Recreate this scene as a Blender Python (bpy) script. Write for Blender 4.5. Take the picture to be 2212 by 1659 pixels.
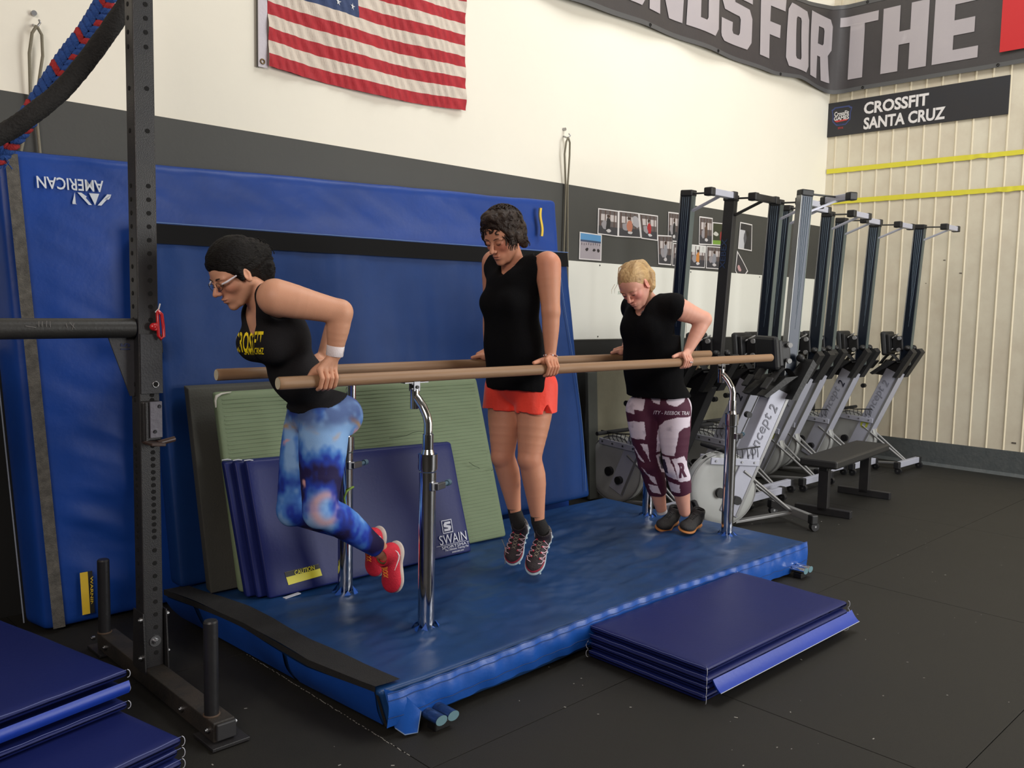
import bpy, bmesh, math, random
import numpy as np
from mathutils import Vector, Matrix, noise as mnoise
PI = math.pi
for o in list(bpy.data.objects): bpy.data.objects.remove(o, do_unlink=True)
SC = bpy.context.scene
COL = SC.collection
R_ = random.Random(7)

# ---------------------------------------------------------------- camera
FPX = 1880.0; CAMH = 1.51
_y, _p, _r = .7732, .08864, .01975
_F = np.array([math.sin(_y)*math.cos(_p), math.cos(_y)*math.cos(_p), -math.sin(_p)])
_R = np.array([math.cos(_y), -math.sin(_y), 0.]); _U = np.cross(_R, _F)
_R, _U = _R*math.cos(_r)+_U*math.sin(_r), -_R*math.sin(_r)+_U*math.cos(_r)
CAM = np.array([0, 0, CAMH])
cd = bpy.data.cameras.new('camera'); cam = bpy.data.objects.new('camera', cd); COL.objects.link(cam)
cd.sensor_width = 36; cd.lens = 36*FPX/2212; cd.clip_start = .05
cam.matrix_world = Matrix(((_R[0], _U[0], -_F[0], 0), (_R[1], _U[1], -_F[1], 0), (_R[2], _U[2], -_F[2], CAMH), (0, 0, 0, 1)))
SC.camera = cam
def ray(x, y): return _F+_R*(x-1106)/FPX-_U*(y-829.5)/FPX
def PX(x, y, v): r = ray(x, y); return CAM+r*(v/r[0])
def PY(x, y, v): r = ray(x, y); return CAM+r*(v/r[1])
def PZ(x, y, v): r = ray(x, y); return CAM+r*((v-CAMH)/r[2])

# ---------------------------------------------------------------- light
SC.view_settings.view_transform = 'Standard'; SC.view_settings.look = 'None'
SC.view_settings.gamma = 1; SC.view_settings.use_curve_mapping = False
SC.view_settings.exposure = 0.0
w = bpy.data.worlds.new('world'); SC.world = w; w.use_nodes = True
w.node_tree.nodes['Background'].inputs[0].default_value = (.93, .96, 1, 1)
w.node_tree.nodes['Background'].inputs[1].default_value = .25
def area(name, loc, target, sx, sy, power, col):
    l = bpy.data.lights.new(name, 'AREA'); l.shape = 'RECTANGLE'; l.size = sx; l.size_y = sy; l.energy = power; l.color = col
    o = bpy.data.objects.new(name, l); COL.objects.link(o); o.location = loc
    o.rotation_euler = (Vector(target)-Vector(loc)).to_track_quat('-Z', 'Y').to_euler(); return o
area('door_daylight', (7.2, -3.8, 2.2), (6.6, 4.5, 1.8), 4.2, 3.8, 420, (1, .99, .965))
area('skylight_panel', (5.2, 1.6, 6.9), (6.0, 2.3, 0), 1.6, 4.0, 210, (.98, .99, 1))
area('side_fill_light', (-2.4, -1.2, 3.7), (2.0, 3.8, 1.0), 2.6, 1.8, 160, (1, .88, .82))  # warm fill added to brighten faces and mats from the left, no real lamp

# ---------------------------------------------------------------- materials
def lin(c):
    return tuple(((v/255)/12.92 if v/255 <= .04045 else ((v/255+.055)/1.055)**2.4) for v in c)
_M = {}
def M(name, rgb, rough=.6, metal=0., bump=0., bs=60., var=0., vs=4., coat=0., spec=.5, attr=None, sheen=0., stretch=None, rvar=0., dark=None):
    """procedural material: base colour with noise variation towards `dark`, optional bump, roughness variation"""
    if name in _M: return _M[name]
    m = bpy.data.materials.new(name); m.use_nodes = True; nt = m.node_tree; b = nt.nodes['Principled BSDF']
    c = (*lin(rgb), 1)
    b.inputs['Base Color'].default_value = c; b.inputs['Roughness'].default_value = rough; b.inputs['Metallic'].default_value = metal
    b.inputs['Specular IOR Level'].default_value = spec
    if coat: b.inputs['Coat Weight'].default_value = coat; b.inputs['Coat Roughness'].default_value = .25
    if sheen: b.inputs['Sheen Weight'].default_value = sheen
    L = nt.links.new
    tc = nt.nodes.new('ShaderNodeTexCoord'); mp = nt.nodes.new('ShaderNodeMapping'); L(tc.outputs['Object'], mp.inputs[0])
    if stretch: mp.inputs['Scale'].default_value = stretch
    src = None
    if attr:
        a = nt.nodes.new('ShaderNodeAttribute'); a.attribute_name = attr; src = a.outputs['Color']; L(src, b.inputs['Base Color'])
    if var:
        n = nt.nodes.new('ShaderNodeTexNoise'); n.inputs['Scale'].default_value = vs; n.inputs['Detail'].default_value = 6; n.inputs['Roughness'].default_value = .65
        L(mp.outputs[0], n.inputs[0])
        r = nt.nodes.new('ShaderNodeMapRange'); r.inputs[1].default_value = .35; r.inputs[2].default_value = .7; r.inputs[3].default_value = 0; r.inputs[4].default_value = var
        L(n.outputs[0], r.inputs[0])
        x = nt.nodes.new('ShaderNodeMix'); x.data_type = 'RGBA'; L(r.outputs[0], x.inputs[0])
        if src: L(src, x.inputs[6])
        else: x.inputs[6].default_value = c
        x.inputs[7].default_value = (*lin(dark), 1) if dark else tuple(v*.45 for v in c[:3])+(1,)
        L(x.outputs[2], b.inputs['Base Color'])
        if rvar:
            q = nt.nodes.new('ShaderNodeMapRange'); q.inputs[3].default_value = rough-rvar; q.inputs[4].default_value = rough+rvar
            L(n.outputs[0], q.inputs[0]); L(q.outputs[0], b.inputs['Roughness'])
    if bump:
        n2 = nt.nodes.new('ShaderNodeTexNoise'); n2.inputs['Scale'].default_value = bs; n2.inputs['Detail'].default_value = 4
        L(mp.outputs[0], n2.inputs[0])
        bp = nt.nodes.new('ShaderNodeBump'); bp.inputs['Strength'].default_value = bump; bp.inputs['Distance'].default_value = .01
        L(n2.outputs[0], bp.inputs['Height']); L(bp.outputs[0], b.inputs['Normal'])
    _M[name] = m; return m

# ---------------------------------------------------------------- mesh helpers
ORG = {}
def org(o):
    v = Vector((0, 0, 0))
    while o is not None:
        v = v+Vector(ORG.get(o.name, (0, 0, 0))); o = o.parent
    return v
def tag(o, label=None, cat=None, group=None, kind=None):
    if label: o['label'] = label
    if cat: o['category'] = cat
    if group: o['group'] = group
    if kind: o['kind'] = kind
    return o
def thing(name, label, cat, loc=(0, 0, 0), group=None):
    o = bpy.data.objects.new(name, None); COL.objects.link(o); o.location = loc; ORG[o.name] = tuple(loc)
    o.empty_display_size = .05
    return tag(o, label, cat, group)
def link_mesh(name, me, mats, parent=None, smooth=True):
    o = bpy.data.objects.new(name, me); COL.objects.link(o)
    if parent is not None:
        off = org(parent)
        if off.length > 0: me.transform(Matrix.Translation(-off))
        o.parent = parent
    for m in (mats if isinstance(mats, (list, tuple)) else [mats]): me.materials.append(m)
    if smooth: me.shade_smooth()
    return o
class MB:
    """collects shapes in world coordinates, builds ONE mesh object"""
    def __init__(s): s.v = []; s.f = []; s.m = []; s.sm = []; s.mi = 0
    def add(s, vs, fs, smooth=False):
        n = len(s.v); s.v += [tuple(map(float, p)) for p in vs]; s.f += [tuple(i+n for i in f) for f in fs]
        s.m += [s.mi]*len(fs); s.sm += [smooth]*len(fs); return s
    def box(s, c, size, X=(1, 0, 0), Z=(0, 0, 1), bev=0.):
        X = Vector(X).normalized(); Z = Vector(Z); Z = (Z-X*Z.dot(X)).normalized(); Y = Z.cross(X); c = Vector(c)
        hx, hy, hz = [v/2 for v in size]
        if not bev:
            vs = [c+X*a*hx+Y*b*hy+Z*d*hz for a in (-1, 1) for b in (-1, 1) for d in (-1, 1)]
            return s.add(vs, [(0, 1, 3, 2), (4, 6, 7, 5), (0, 4, 5, 1), (2, 3, 7, 6), (0, 2, 6, 4), (1, 5, 7, 3)])
        bm = bmesh.new(); bmesh.ops.create_cube(bm, size=1)
        for v in bm.verts: v.co = Vector((v.co.x*size[0], v.co.y*size[1], v.co.z*size[2]))
        bmesh.ops.bevel(bm, geom=bm.edges[:], offset=bev, segments=2, affect='EDGES', profile=.5)
        bm.verts.index_update()
        s.add([c+X*v.co.x+Y*v.co.y+Z*v.co.z for v in bm.verts], [[v.index for v in f.verts] for f in bm.faces]); bm.free(); return s
    def cyl(s, a, b, r, r2=None, n=16, cap=True):
        return s.tube([a, b], [r, r if r2 is None else r2], n, cap)
    def tube(s, path, r, n=12, cap=True, closed=False):
        P = [Vector(p) for p in path]; k = len(P); rr = r if isinstance(r, (list, tuple)) else [r]*k
        vs = []; up = None
        for i, p in enumerate(P):
            if closed: t = (P[(i+1) % k]-P[i-1])
            else: t = P[min(i+1, k-1)]-P[max(i-1, 0)]
            t = t.normalized() if t.length > 1e-9 else Vector((0, 0, 1))
            if up is None:
                up = Vector((0, 0, 1)) if abs(t.z) < .9 else Vector((1, 0, 0))
            up = (up-t*up.dot(t)).normalized(); sd = t.cross(up)
            for j in range(n):
                a = 2*PI*j/n; vs.append(p+(up*math.cos(a)+sd*math.sin(a))*rr[i])
        fs = []
        for i in range(k if closed else k-1):
            for j in range(n):
                a, b = i*n+j, i*n+(j+1) % n; c_, d_ = ((i+1) % k)*n+(j+1) % n, ((i+1) % k)*n+j
                fs.append((a, b, c_, d_))
        s.add(vs, fs, True)
        if cap and not closed:
            s.add(vs[:n], [tuple(range(n))[::-1]]); s.add(vs[-n:], [tuple(range(n))])
        return s
    def sph(s, c, r, n=12, sx=1, sy=1, sz=1):
        vs = []; fs = []
        for i in range(n+1):
            th = PI*i/n
            for j in range(2*n):
                ph = PI*j/n; vs.append((c[0]+r*sx*math.sin(th)*math.cos(ph), c[1]+r*sy*math.sin(th)*math.sin(ph), c[2]+r*sz*math.cos(th)))
        for i in range(n):
            for j in range(2*n):
                a = i*2*n+j; b = i*2*n+(j+1) % (2*n); fs.append((a, a+2*n, b+2*n, b))
        return s.add(vs, fs, True)
    def prism(s, poly, d):
        """poly: 3-D points in order; d: extrusion vector"""
        P = [Vector(p) for p in poly]; d = Vector(d); n = len(P)
        return s.add(P+[p+d for p in P], [tuple(range(n))[::-1], tuple(range(n, 2*n))]+[(i, (i+1) % n, n+(i+1) % n, n+i) for i in range(n)])
    def grid(s, nu, nv, fn, smooth=True):
        vs = [fn(i/nu, j/nv) for j in range(nv+1) for i in range(nu+1)]
        return s.add(vs, [(j*(nu+1)+i, j*(nu+1)+i+1, (j+1)*(nu+1)+i+1, (j+1)*(nu+1)+i) for j in range(nv) for i in range(nu)], smooth)
    def build(s, name, mats, parent=None, fix=True):
        me = bpy.data.meshes.new(name); me.from_pydata(s.v, [], s.f)
        me.polygons.foreach_set('material_index', s.m); me.polygons.foreach_set('use_smooth', s.sm)
        if fix:
            bm = bmesh.new(); bm.from_mesh(me); bmesh.ops.recalc_face_normals(bm, faces=bm.faces); bm.to_mesh(me); bm.free()
        me.update()
        return link_mesh(name, me, mats, parent, smooth=False)
def struct(name, mb, mats): return tag(mb.build(name, mats), kind='structure')

def rbox_surface(h, r, n):
    """rounded box surface grid -> (verts Nx3, quads). h half sizes, r radius, n inner divisions"""
    ax = []
    for k in range(3):
        e = h[k]-r
        a = [-h[k], -h[k]+r*.35, -e]+list(np.linspace(-e, e, n[k]+1)[1:-1])+[e, h[k]-r*.35, h[k]]
        ax.append(np.array(a))
    idx = {}; V = []; Q = []
    def vid(i, j, k):
        key = (i, j, k)
        if key not in idx: idx[key] = len(V); V.append((ax[0][i], ax[1][j], ax[2][k]))
        return idx[key]
    N = [len(a)-1 for a in ax]
    for d in range(3):
        u, v = [(1, 2), (2, 0), (0, 1)][d]
        for side in (0, N[d]):
            for a in range(N[u]):
                for b in range(N[v]):
                    q = []
                    for (aa, bb) in ((a, b), (a+1, b), (a+1, b+1), (a, b+1)):
                        t = [0, 0, 0]; t[d] = side; t[u] = aa; t[v] = bb; q.append(vid(*t))
                    Q.append(tuple(q if side else q[::-1]))
    V = np.array(V); hh = np.array(h)-r; C = np.clip(V, -hh, hh); D = V-C; L = np.linalg.norm(D, axis=1)
    # only the outer shell points are pushed onto the rounded surface
    m = L > 1e-9; V2 = V.copy(); V2[m] = C[m]+D[m]/L[m][:, None]*r
    return V2, Q
def vnoise(P, seed=0):
    """value noise, P Nx3 -> -1..1"""
    P = np.asarray(P, float); I = np.floor(P).astype(np.int64); Fr = P-I; Fr = Fr*Fr*(3-2*Fr)
    def hsh(a, b, c):
        n = (a*73856093) ^ (b*19349663) ^ (c*83492791) ^ (seed*2654435); n = (n ^ (n >> 13))*1274126177; n = n & 0x7fffffff
        return ((n ^ (n >> 16)) & 0xffff)/32767.5-1
    out = 0
    for dx in (0, 1):
        for dy in (0, 1):
            for dz in (0, 1):
                wgt = (Fr[:, 0] if dx else 1-Fr[:, 0])*(Fr[:, 1] if dy else 1-Fr[:, 1])*(Fr[:, 2] if dz else 1-Fr[:, 2])
                out = out+wgt*hsh(I[:, 0]+dx, I[:, 1]+dy, I[:, 2]+dz)
    return out
def fbm(P, seed=0, o=3):
    P = np.asarray(P, float); s = 0; a = 1; t = 0
    for k in range(o): s = s+a*vnoise(P*2**k, seed+k); t += a; a *= .5
    return s/t
def pad_mesh(name, corners, back, r, n, mat, parent, disp=None):
    """padded panel: corners = BL,BR,TR,TL of the front face (3-D), back = thickness vector(s); rounded edges; disp(P,U)->offset"""
    BL, BR, TR, TL = [np.array(c, float) for c in corners]; back = np.array(back, float)
    Lx = np.linalg.norm(BR-BL); Lz = np.linalg.norm(TL-BL); T = np.linalg.norm(back)
    V, Q = rbox_surface((Lx/2, T/2, Lz/2), min(r, T/2*.98), n)
    U = V/np.array([Lx, T, Lz])+.5
    u, t, v = U[:, :1], U[:, 1:2], U[:, 2:]
    P = (BL*(1-u)+BR*u)*(1-v)+(TL*(1-u)+TR*u)*v+back*t
    if disp is not None: P = P+disp(P, U)
    me = bpy.data.meshes.new(name); me.from_pydata(P.tolist(), [], Q)
    bm = bmesh.new(); bm.from_mesh(me); bmesh.ops.recalc_face_normals(bm, faces=bm.faces); bm.to_mesh(me); bm.free()
    return link_mesh(name, me, mat, parent)
def curve_mesh(c):
    o = bpy.data.objects.new('tmp', c); me = bpy.data.meshes.new_from_object(o); bpy.data.objects.remove(o); return me
def text_mesh(body, size=1., ext=.0, off=0., shear=0., sx=1., bold=False):
    c = bpy.data.curves.new('t', 'FONT'); c.body = body; c.size = size; c.extrude = ext; c.offset = off; c.shear = shear
    c.align_x = 'CENTER'; c.align_y = 'CENTER'; c.resolution_u = 3
    return curve_mesh(c)
def poly_mesh(splines, ext=.0):
    c = bpy.data.curves.new('p', 'CURVE'); c.dimensions = '2D'; c.fill_mode = 'BOTH' if ext else 'FRONT'; c.extrude = ext
    for pts in splines:
        s = c.splines.new('POLY'); s.points.add(len(pts)-1)
        for i, p in enumerate(pts): s.points[i].co = (p[0], p[1], 0, 1)
        s.use_cyclic_u = True
    return curve_mesh(c)
def place2d(me, name, mat, parent, o, X, Y, sx=1., sy=1., ext=1.):
    """put a flat mesh (x,y) at origin o with axes X,Y"""
    X = Vector(X).normalized(); Y = Vector(Y); Y = (Y-X*Y.dot(X)).normalized(); Z = X.cross(Y); o = Vector(o)
    for v in me.vertices:
        p = v.co; v.co = o+X*p.x*sx+Y*p.y*sy+Z*p.z*ext
    me.update()
    return link_mesh(name, me, mat, parent, smooth=False)
def text3(name, body, mat, parent, o, X, Y, width=None, height=None, size=1., off=0., shear=0., ext=.0008):
    me = text_mesh(body, 1., 1., off, shear)
    xs = [v.co.x for v in me.vertices]; ys = [v.co.y for v in me.vertices]
    w0 = max(xs)-min(xs); h0 = max(ys)-min(ys); cx = (max(xs)+min(xs))/2; cyy = (max(ys)+min(ys))/2
    for v in me.vertices: v.co.x -= cx; v.co.y -= cyy
    sx = width/w0 if width else size; sy = height/h0 if height else (sx if width else size)
    return place2d(me, name, mat, parent, o, X, Y, sx, sy, ext)
def copy_tree(o, parent=None):
    c = o.copy(); COL.objects.link(c); c.parent = parent
    for ch in list(o.children): copy_tree(ch, c)
    return c

XR, YB = 9.11, 4.528
black = M('black_plastic', (22, 22, 23), .45, bump=.1, bs=200)
chrome = M('chrome', (215, 216, 220), .09, 1., var=.25, vs=9, dark=(150, 152, 160), rvar=.05)
steel = M('zinc_steel', (170, 170, 172), .32, 1.)
blackpc = M('black_powder_coat', (34, 34, 37), .42, bump=.15, bs=260, var=.6, vs=7, dark=(52, 50, 48))

# ================================================================ SETTING
wall_white = M('wall_white', (243, 238, 222), .75, bump=.12, bs=14, var=.12, vs=.8, dark=(214, 206, 190))
wall_dark = M('wall_dark_paint', (66, 66, 62), .6, bump=.08, bs=30, var=.3, vs=1.5, dark=(54, 54, 52))
wall_black = M('wall_black', (26, 27, 26), .6, var=.3, vs=2)
board_white = M('whiteboard', (232, 232, 222), .28, bump=.03, bs=2.2, var=.12, vs=1.2, dark=(214, 212, 200), stretch=(2.5, 1, .3))
cream = M('cream_metal', (224, 216, 194), .48, bump=.06, bs=3, var=.5, vs=2.2, dark=(190, 172, 148))
concrete = M('painted_curb', (74, 79, 80), .6, bump=.35, bs=30, var=.5, vs=9, dark=(96, 98, 96))
rubber = M('rubber_floor', (35, 34, 31), .6, bump=.35, bs=420, var=.55, vs=2.2, dark=(44, 42, 37), rvar=.08, spec=.3)
grime = M('sub_floor', (18, 18, 17), .9)

m = MB(); m.box((3, 1, -.06), (14, 9.5, .1)); floor = struct('floor', m, grime)
speck = M('chalk_speck', (150, 148, 142), .9)
yrows = [-3.98, -2.76, -1.54, -.30, .92, 2.118, 3.39, 4.52]
for r in range(len(yrows)-1):
    y0, y1 = yrows[r], yrows[r+1]
    off = {4: 1.10-1.83*3, 5: 1.73-1.83*3}.get(r, (1.10 if r % 2 == 0 else .2)-1.83*3)
    xs = []; x = off
    while x < 9.1: xs.append(x); x += 1.83
    if r == 5: xs = [v for v in xs if abs(v-3.56) > .1 and abs(v-5.39) > .1]+[4.76, 6.59, 8.42]; xs = sorted(v for v in xs if v not in (7.22, ) and not 7.0 < v < 7.4 and not 9.0 < v)
    for i, a in enumerate(xs):
        b = min(xs[i+1] if i+1 < len(xs) else 9.1, 9.1)
        if b-a < .05: continue
        g = .0016
        m = MB(); m.box(((a+b)/2, (y0+y1)/2, -.0055), (b-a-2*g, y1-y0-2*g, .011), bev=.0012); m.build('rubber_tile', rubber, floor)
m = MB()
for _ in range(150):
    x, y = R_.uniform(1.2, 6.5), R_.uniform(.3, 3.2); s = R_.uniform(.0015, .005); a = R_.uniform(0, PI)
    m.box((x, y, .0006), (s*R_.uniform(1, 3), s, .0008), X=(math.cos(a), math.sin(a), 0))
for k in range(60):
    y = 3.36-k*.019+R_.uniform(-.004, .004)
    m.box((1.729+R_.uniform(-.002, .002), y, .0006), (.0025, R_.uniform(.004, .018), .0008))
tag(m.build('chalk_dust', speck, floor), kind='stuff')

m = MB(); m.box((2.6, YB+.06, 3.9), (13.3, .12, 7.8)); wall_back = struct('wall_back', m, wall_white)
m = MB(); m.box((2.53, YB-.004, 2.155), (13.16, .012, .57)); m.build('dark_band', wall_dark, wall_back)
m = MB(); m.box((2.53, YB-.004, .63), (13.16, .012, 1.26)); m.build('black_wainscot', wall_black, wall_back)
# whiteboard sheets 8 ft each with seams
x = 9.05
k = 0
for (x0, x1) in ((6.575, 9.01), (4.13, 6.565), (1.69, 4.12), (-.75, 1.68), (-3.2, -.76)):
    m = MB(); m.box(((x0+x1)/2, YB-.012, 1.5675), (x1-x0, .012, .605), bev=.002); pn = m.build('whiteboard_panel', board_white, wall_back)
    m = MB()
    for zz in (1.285, 1.85):
        for xx in (x0+.03, (x0+x1)/2, x1-.03): m.cyl((xx, YB-.018, zz), (xx, YB-.021, zz), .006, n=8)
    m.build('screw', black, pn)
marker = M('marker_ink', (150, 165, 150), .6)
for tx, xx, zz, s in (('Ro', 5.62, 1.74, .09), ('sau', 5.62, 1.64, .055), ('te', 5.68, 1.53, .05), ('rei', 5.69, 1.44, .05)):
    text3('handwriting', tx, marker, wall_back, (xx, YB-.0185, zz), (1, 0, 0), (0, 0, 1), size=s, shear=.2, ext=.0001)

# the rest of the hall, behind and beside the camera
hall = M('hall_paint', (120, 118, 112), .8, var=.3, vs=.6)
m = MB(); m.box((-4.06, .4, 3.9), (.12, 8.6, 7.8)); struct('wall_left', m, hall)
m = MB()
for (x0, x1, z0, z1) in ((-4.1, 4.9, 0, 7.8), (9.5, 9.6, 0, 7.8), (4.9, 9.5, 4.3, 7.8)): m.box(((x0+x1)/2, -4.06, (z0+z1)/2), (x1-x0, .12, z1-z0))
struct('wall_front', m, hall)
m = MB(); m.box((2.75, .3, 7.86), (13.9, 9.0, .12)); struct('ceiling', m, M('ceiling_paint', (190, 188, 182), .85))

# right wall: ribbed metal sheet + curb
m = MB(); m.box((XR+.06, .26, 3.9), (.12, 8.6, 7.8)); wall_right = struct('wall_right', m, cream)
m = MB(); prof = [(0, -.011), (-.006, -.006), (-.009, 0), (-.006, .006), (0, .011)]
m.prism([(XR+p[0], p[1], .24) for p in prof], (0, 0, 7.3)); rib = m.build('wall_rib', M('cream_rib', (218, 206, 178), .5), wall_right)
yy = 4.4375; rib.location.y = yy
while yy > -3.8:
    yy -= .1525; c = rib.copy(); COL.objects.link(c); c.location.y = yy
m = MB(); m.prism([(XR+.02, 4.53, .242), (XR-.012, 4.53, .238), (XR-.016, 4.53, .03), (XR-.04, 4.53, 0), (XR+.02, 4.53, 0)], (0, -8.5, 0)); tag(m.build('trim_1', concrete), kind='structure')
for (a, b, s) in ((1985, 560, .012), (2040, 562, .016), (2075, 590, .018), (2000, 612, .01), (2190, 957, .03), (2100, 983, .02)):
    p = PX(a, b, XR-.002); m = MB(); m.box(p, (.002, s*1.3, s*.5), X=(1, 0, 0)); m.build('wall_scuff', M('scuff', (96, 88, 78), .9), wall_right)

# ================================================================ BANNER (bends round the corner)
ban = thing('wall_banner', 'long dark grey banner with pale block letters bent round the room corner', 'banner', (9.0, 4.4, 3.8))
CR = .16; S0 = 9.11-.03
def ban_path(s):
    """s = distance; negative along back wall to the left of the corner, positive along the right wall"""
    xb = XR-.03; yb = YB-.03; q = CR*PI/2
    if s < -q/2:
        d = -q/2-s; p = (xb-CR-d, yb, 0); nrm = (0, -1, 0)
        return Vector(p), Vector(nrm)
    if s > q/2:
        d = s-q/2; return Vector((xb, yb-CR-d, 0)), Vector((-1, 0, 0))
    a = (s+q/2)/q*PI/2; c = Vector((xb-CR, yb-CR, 0))
    n = Vector((-math.sin(a), -math.cos(a), 0)); return c-n*CR, n
def ban_s_x(x): return -(CR*PI/4)-(XR-.03-CR-x)      # s for a given x on the back wall
def ban_s_y(y): return (CR*PI/4)+(YB-.03-CR-y)
kb = [(-8.0, 3.70), (-4.2, 3.75), (-3.3, 3.786), (-2.2, 3.795), (-1.2, 3.80), (-.75, 3.845), (-.2, 3.832), (0, 3.82), (.3, 3.83), (3, 3.83)]
kt = [(-8.0, 4.66), (-2.2, 4.62), (-1.1, 4.585), (-.6, 4.64), (0, 4.73), (3, 4.73)]
def itp(t, s): return float(np.interp(s, [a for a, b in t], [b for a, b in t]))
def bpt(s, t, off=0.):
    p, n = ban_path(s); z = itp(kb, s)*(1-t)+itp(kt, s)*t
    wv = .018*math.sin(s*3.1+1.0)*math.sin(s*1.3)+.012*math.sin(s*7.3+t*2.5)*(1-.5*t)+.010*math.exp(-((s+.85)/.25)**2)*math.cos(t*5)
    if s > .1: wv *= .35
    p = p+n*(.02+wv+off); return (p.x, p.y, z)
bmat = M('banner_vinyl', (66, 62, 62), .5, bump=.1, bs=40, var=.25, vs=3)
lmat = M('banner_print', (176, 168, 170), .5, bump=.05, bs=40, var=.25, vs=2, dark=(150, 145, 150))
m = MB(); m.grid(230, 14, lambda u, v: bpt(-5.6+u*8.6, v)); m.build('banner_sheet', bmat, ban, fix=False)
m = MB()
for t0 in (0., .955): m.grid(200, 2, lambda u, v: bpt(-5.6+u*8.6, t0+v*.045, .004))
m.build('hem', M('banner_hem', (84, 84, 84), .5), ban, fix=False)
Z0, Z1 = 3.95, 4.60
GL = {'T': [[(0, 1), (1, 1), (1, .85), (.67, .85), (.67, 0), (.3, 0), (.3, .85), (0, .85)]],
 'H': [[(0, 0), (.38, 0), (.38, .4), (.62, .4), (.62, 0), (1, 0), (1, 1), (.62, 1), (.62, .6), (.38, .6), (.38, 1), (0, 1)]],
 'E': [[(0, 0), (1, 0), (1, .17), (.45, .17), (.45, .38), (.9, .38), (.9, .6), (.45, .6), (.45, .83), (1, .83), (1, 1), (0, 1)]],
 'F': [[(0, 0), (.42, 0), (.42, .38), (.85, .38), (.85, .58), (.42, .58), (.42, .82), (1, .82), (1, 1), (0, 1)]],
 'O': [[(.0, .12), (.12, 0), (.88, 0), (1, .12), (1, .88), (.88, 1), (.12, 1), (0, .88)], [(.38, .2), (.38, .8), (.42, .84), (.58, .84), (.62, .8), (.62, .2), (.58, .16), (.42, .16)]],
 'R': [[(0, 0), (.38, 0), (.38, .36), (.52, .36), (.62, 0), (1, 0), (.86, .42), (1, .52), (1, .9), (.9, 1), (0, 1)], [(.38, .55), (.38, .82), (.6, .82), (.64, .78), (.64, .58), (.6, .55)]],
 'D': [[(0, 0), (.88, 0), (1, .12), (1, .88), (.88, 1), (0, 1)], [(.38, .17), (.38, .83), (.58, .83), (.62, .79), (.62, .21), (.58, .17)]],
 'N': [[(0, 0), (.34, 0), (.34, .5), (.62, 0), (1, 0), (1, 1), (.66, 1), (.66, .5), (.38, 1), (0, 1)]],
 'S': [[(.02, .05), (.12, 0), (.88, 0), (1, .12), (1, .48), (.9, .6), (.42, .62), (.4, .66), (.4, .8), (.44, .84), (.58, .84), (.62, .8), (.62, .7), (1, .7), (1, .9), (.88, 1), (.12, 1), (0, .88), (0, .58), (.1, .46), (.58, .44), (.62, .4), (.62, .2), (.58, .16), (.42, .16), (.38, .2), (.38, .32), (0, .32), (0, .1)]]}
def ban_letter(ch, s0, s1, z0=Z0, z1=Z1, mat=lmat):
    me = poly_mesh([[(s0+p[0]*(s1-s0), z0+p[1]*(z1-z0)) for p in sp] for sp in GL[ch]])
    bm = bmesh.new(); bm.from_mesh(me)
    for k in range(1, 14):
        q = s0+(s1-s0)*k/14; bmesh.ops.bisect_plane(bm, geom=bm.verts[:]+bm.edges[:]+bm.faces[:], plane_co=(q, 0, 0), plane_no=(1, 0, 0))
    for k in range(1, 8):
        q = z0+(z1-z0)*k/8; bmesh.ops.bisect_plane(bm, geom=bm.verts[:]+bm.edges[:]+bm.faces[:], plane_co=(0, q, 0), plane_no=(0, 1, 0))
    for v in bm.verts:
        s, z = v.co.x, v.co.y; t = (z-itp(kb, s))/(itp(kt, s)-itp(kb, s)); v.co = Vector(bpt(s, t, .006))
    bm.to_mesh(me); bm.free(); return link_mesh('letter', me, mat, ban)
for ch, a, b in (('O', 5.33, 5.78), ('N', 5.83, 6.31), ('D', 6.36, 6.85), ('S', 6.90, 7.40), ('F', 7.55, 7.97), ('O', 8.02, 8.47), ('R', 8.52, 8.97)):
    z0 = 3.93; ban_letter(ch, ban_s_x(a), ban_s_x(b), z0, 4.53 if a < 8.4 else 4.57)
for ch, a, b in (('T', 4.436, 4.02), ('H', 3.97, 3.52), ('E', 3.465, 3.05)): ban_letter(ch, ban_s_y(a), ban_s_y(b), 3.955, 4.60)
me = poly_mesh([[(ban_s_y(2.85), 3.955), (ban_s_y(1.4), 3.955), (ban_s_y(1.4), 4.60), (ban_s_y(2.85), 4.60)]])
bm = bmesh.new(); bm.from_mesh(me)
for v in bm.verts: s, z = v.co.x, v.co.y; v.co = Vector(bpt(s, (z-itp(kb, s))/(itp(kt, s)-itp(kb, s)), .03))
bm.to_mesh(me); bm.free(); tag(link_mesh('red_block', me, M('banner_red', (196, 30, 34), .5), ban), 'red rectangle printed on the banner')
for s in (-3.2, -2.2, -1.1, .32, 1.6, 2.5, -4.3):
    for t in (.022, .978):
        p, n = ban_path(s); q = Vector(bpt(s, t, .007)); m = MB()
        tn = Vector((0, 0, 1)).cross(n); m.tube([q+(tn*math.cos(a)+Vector((0, 0, 1))*math.sin(a))*.011 for a in [i*PI/6 for i in range(12)]], .004, n=6, closed=True)
        m.build('grommet', M('grommet_dark', (40, 38, 36), .4, .6), ban)

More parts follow.
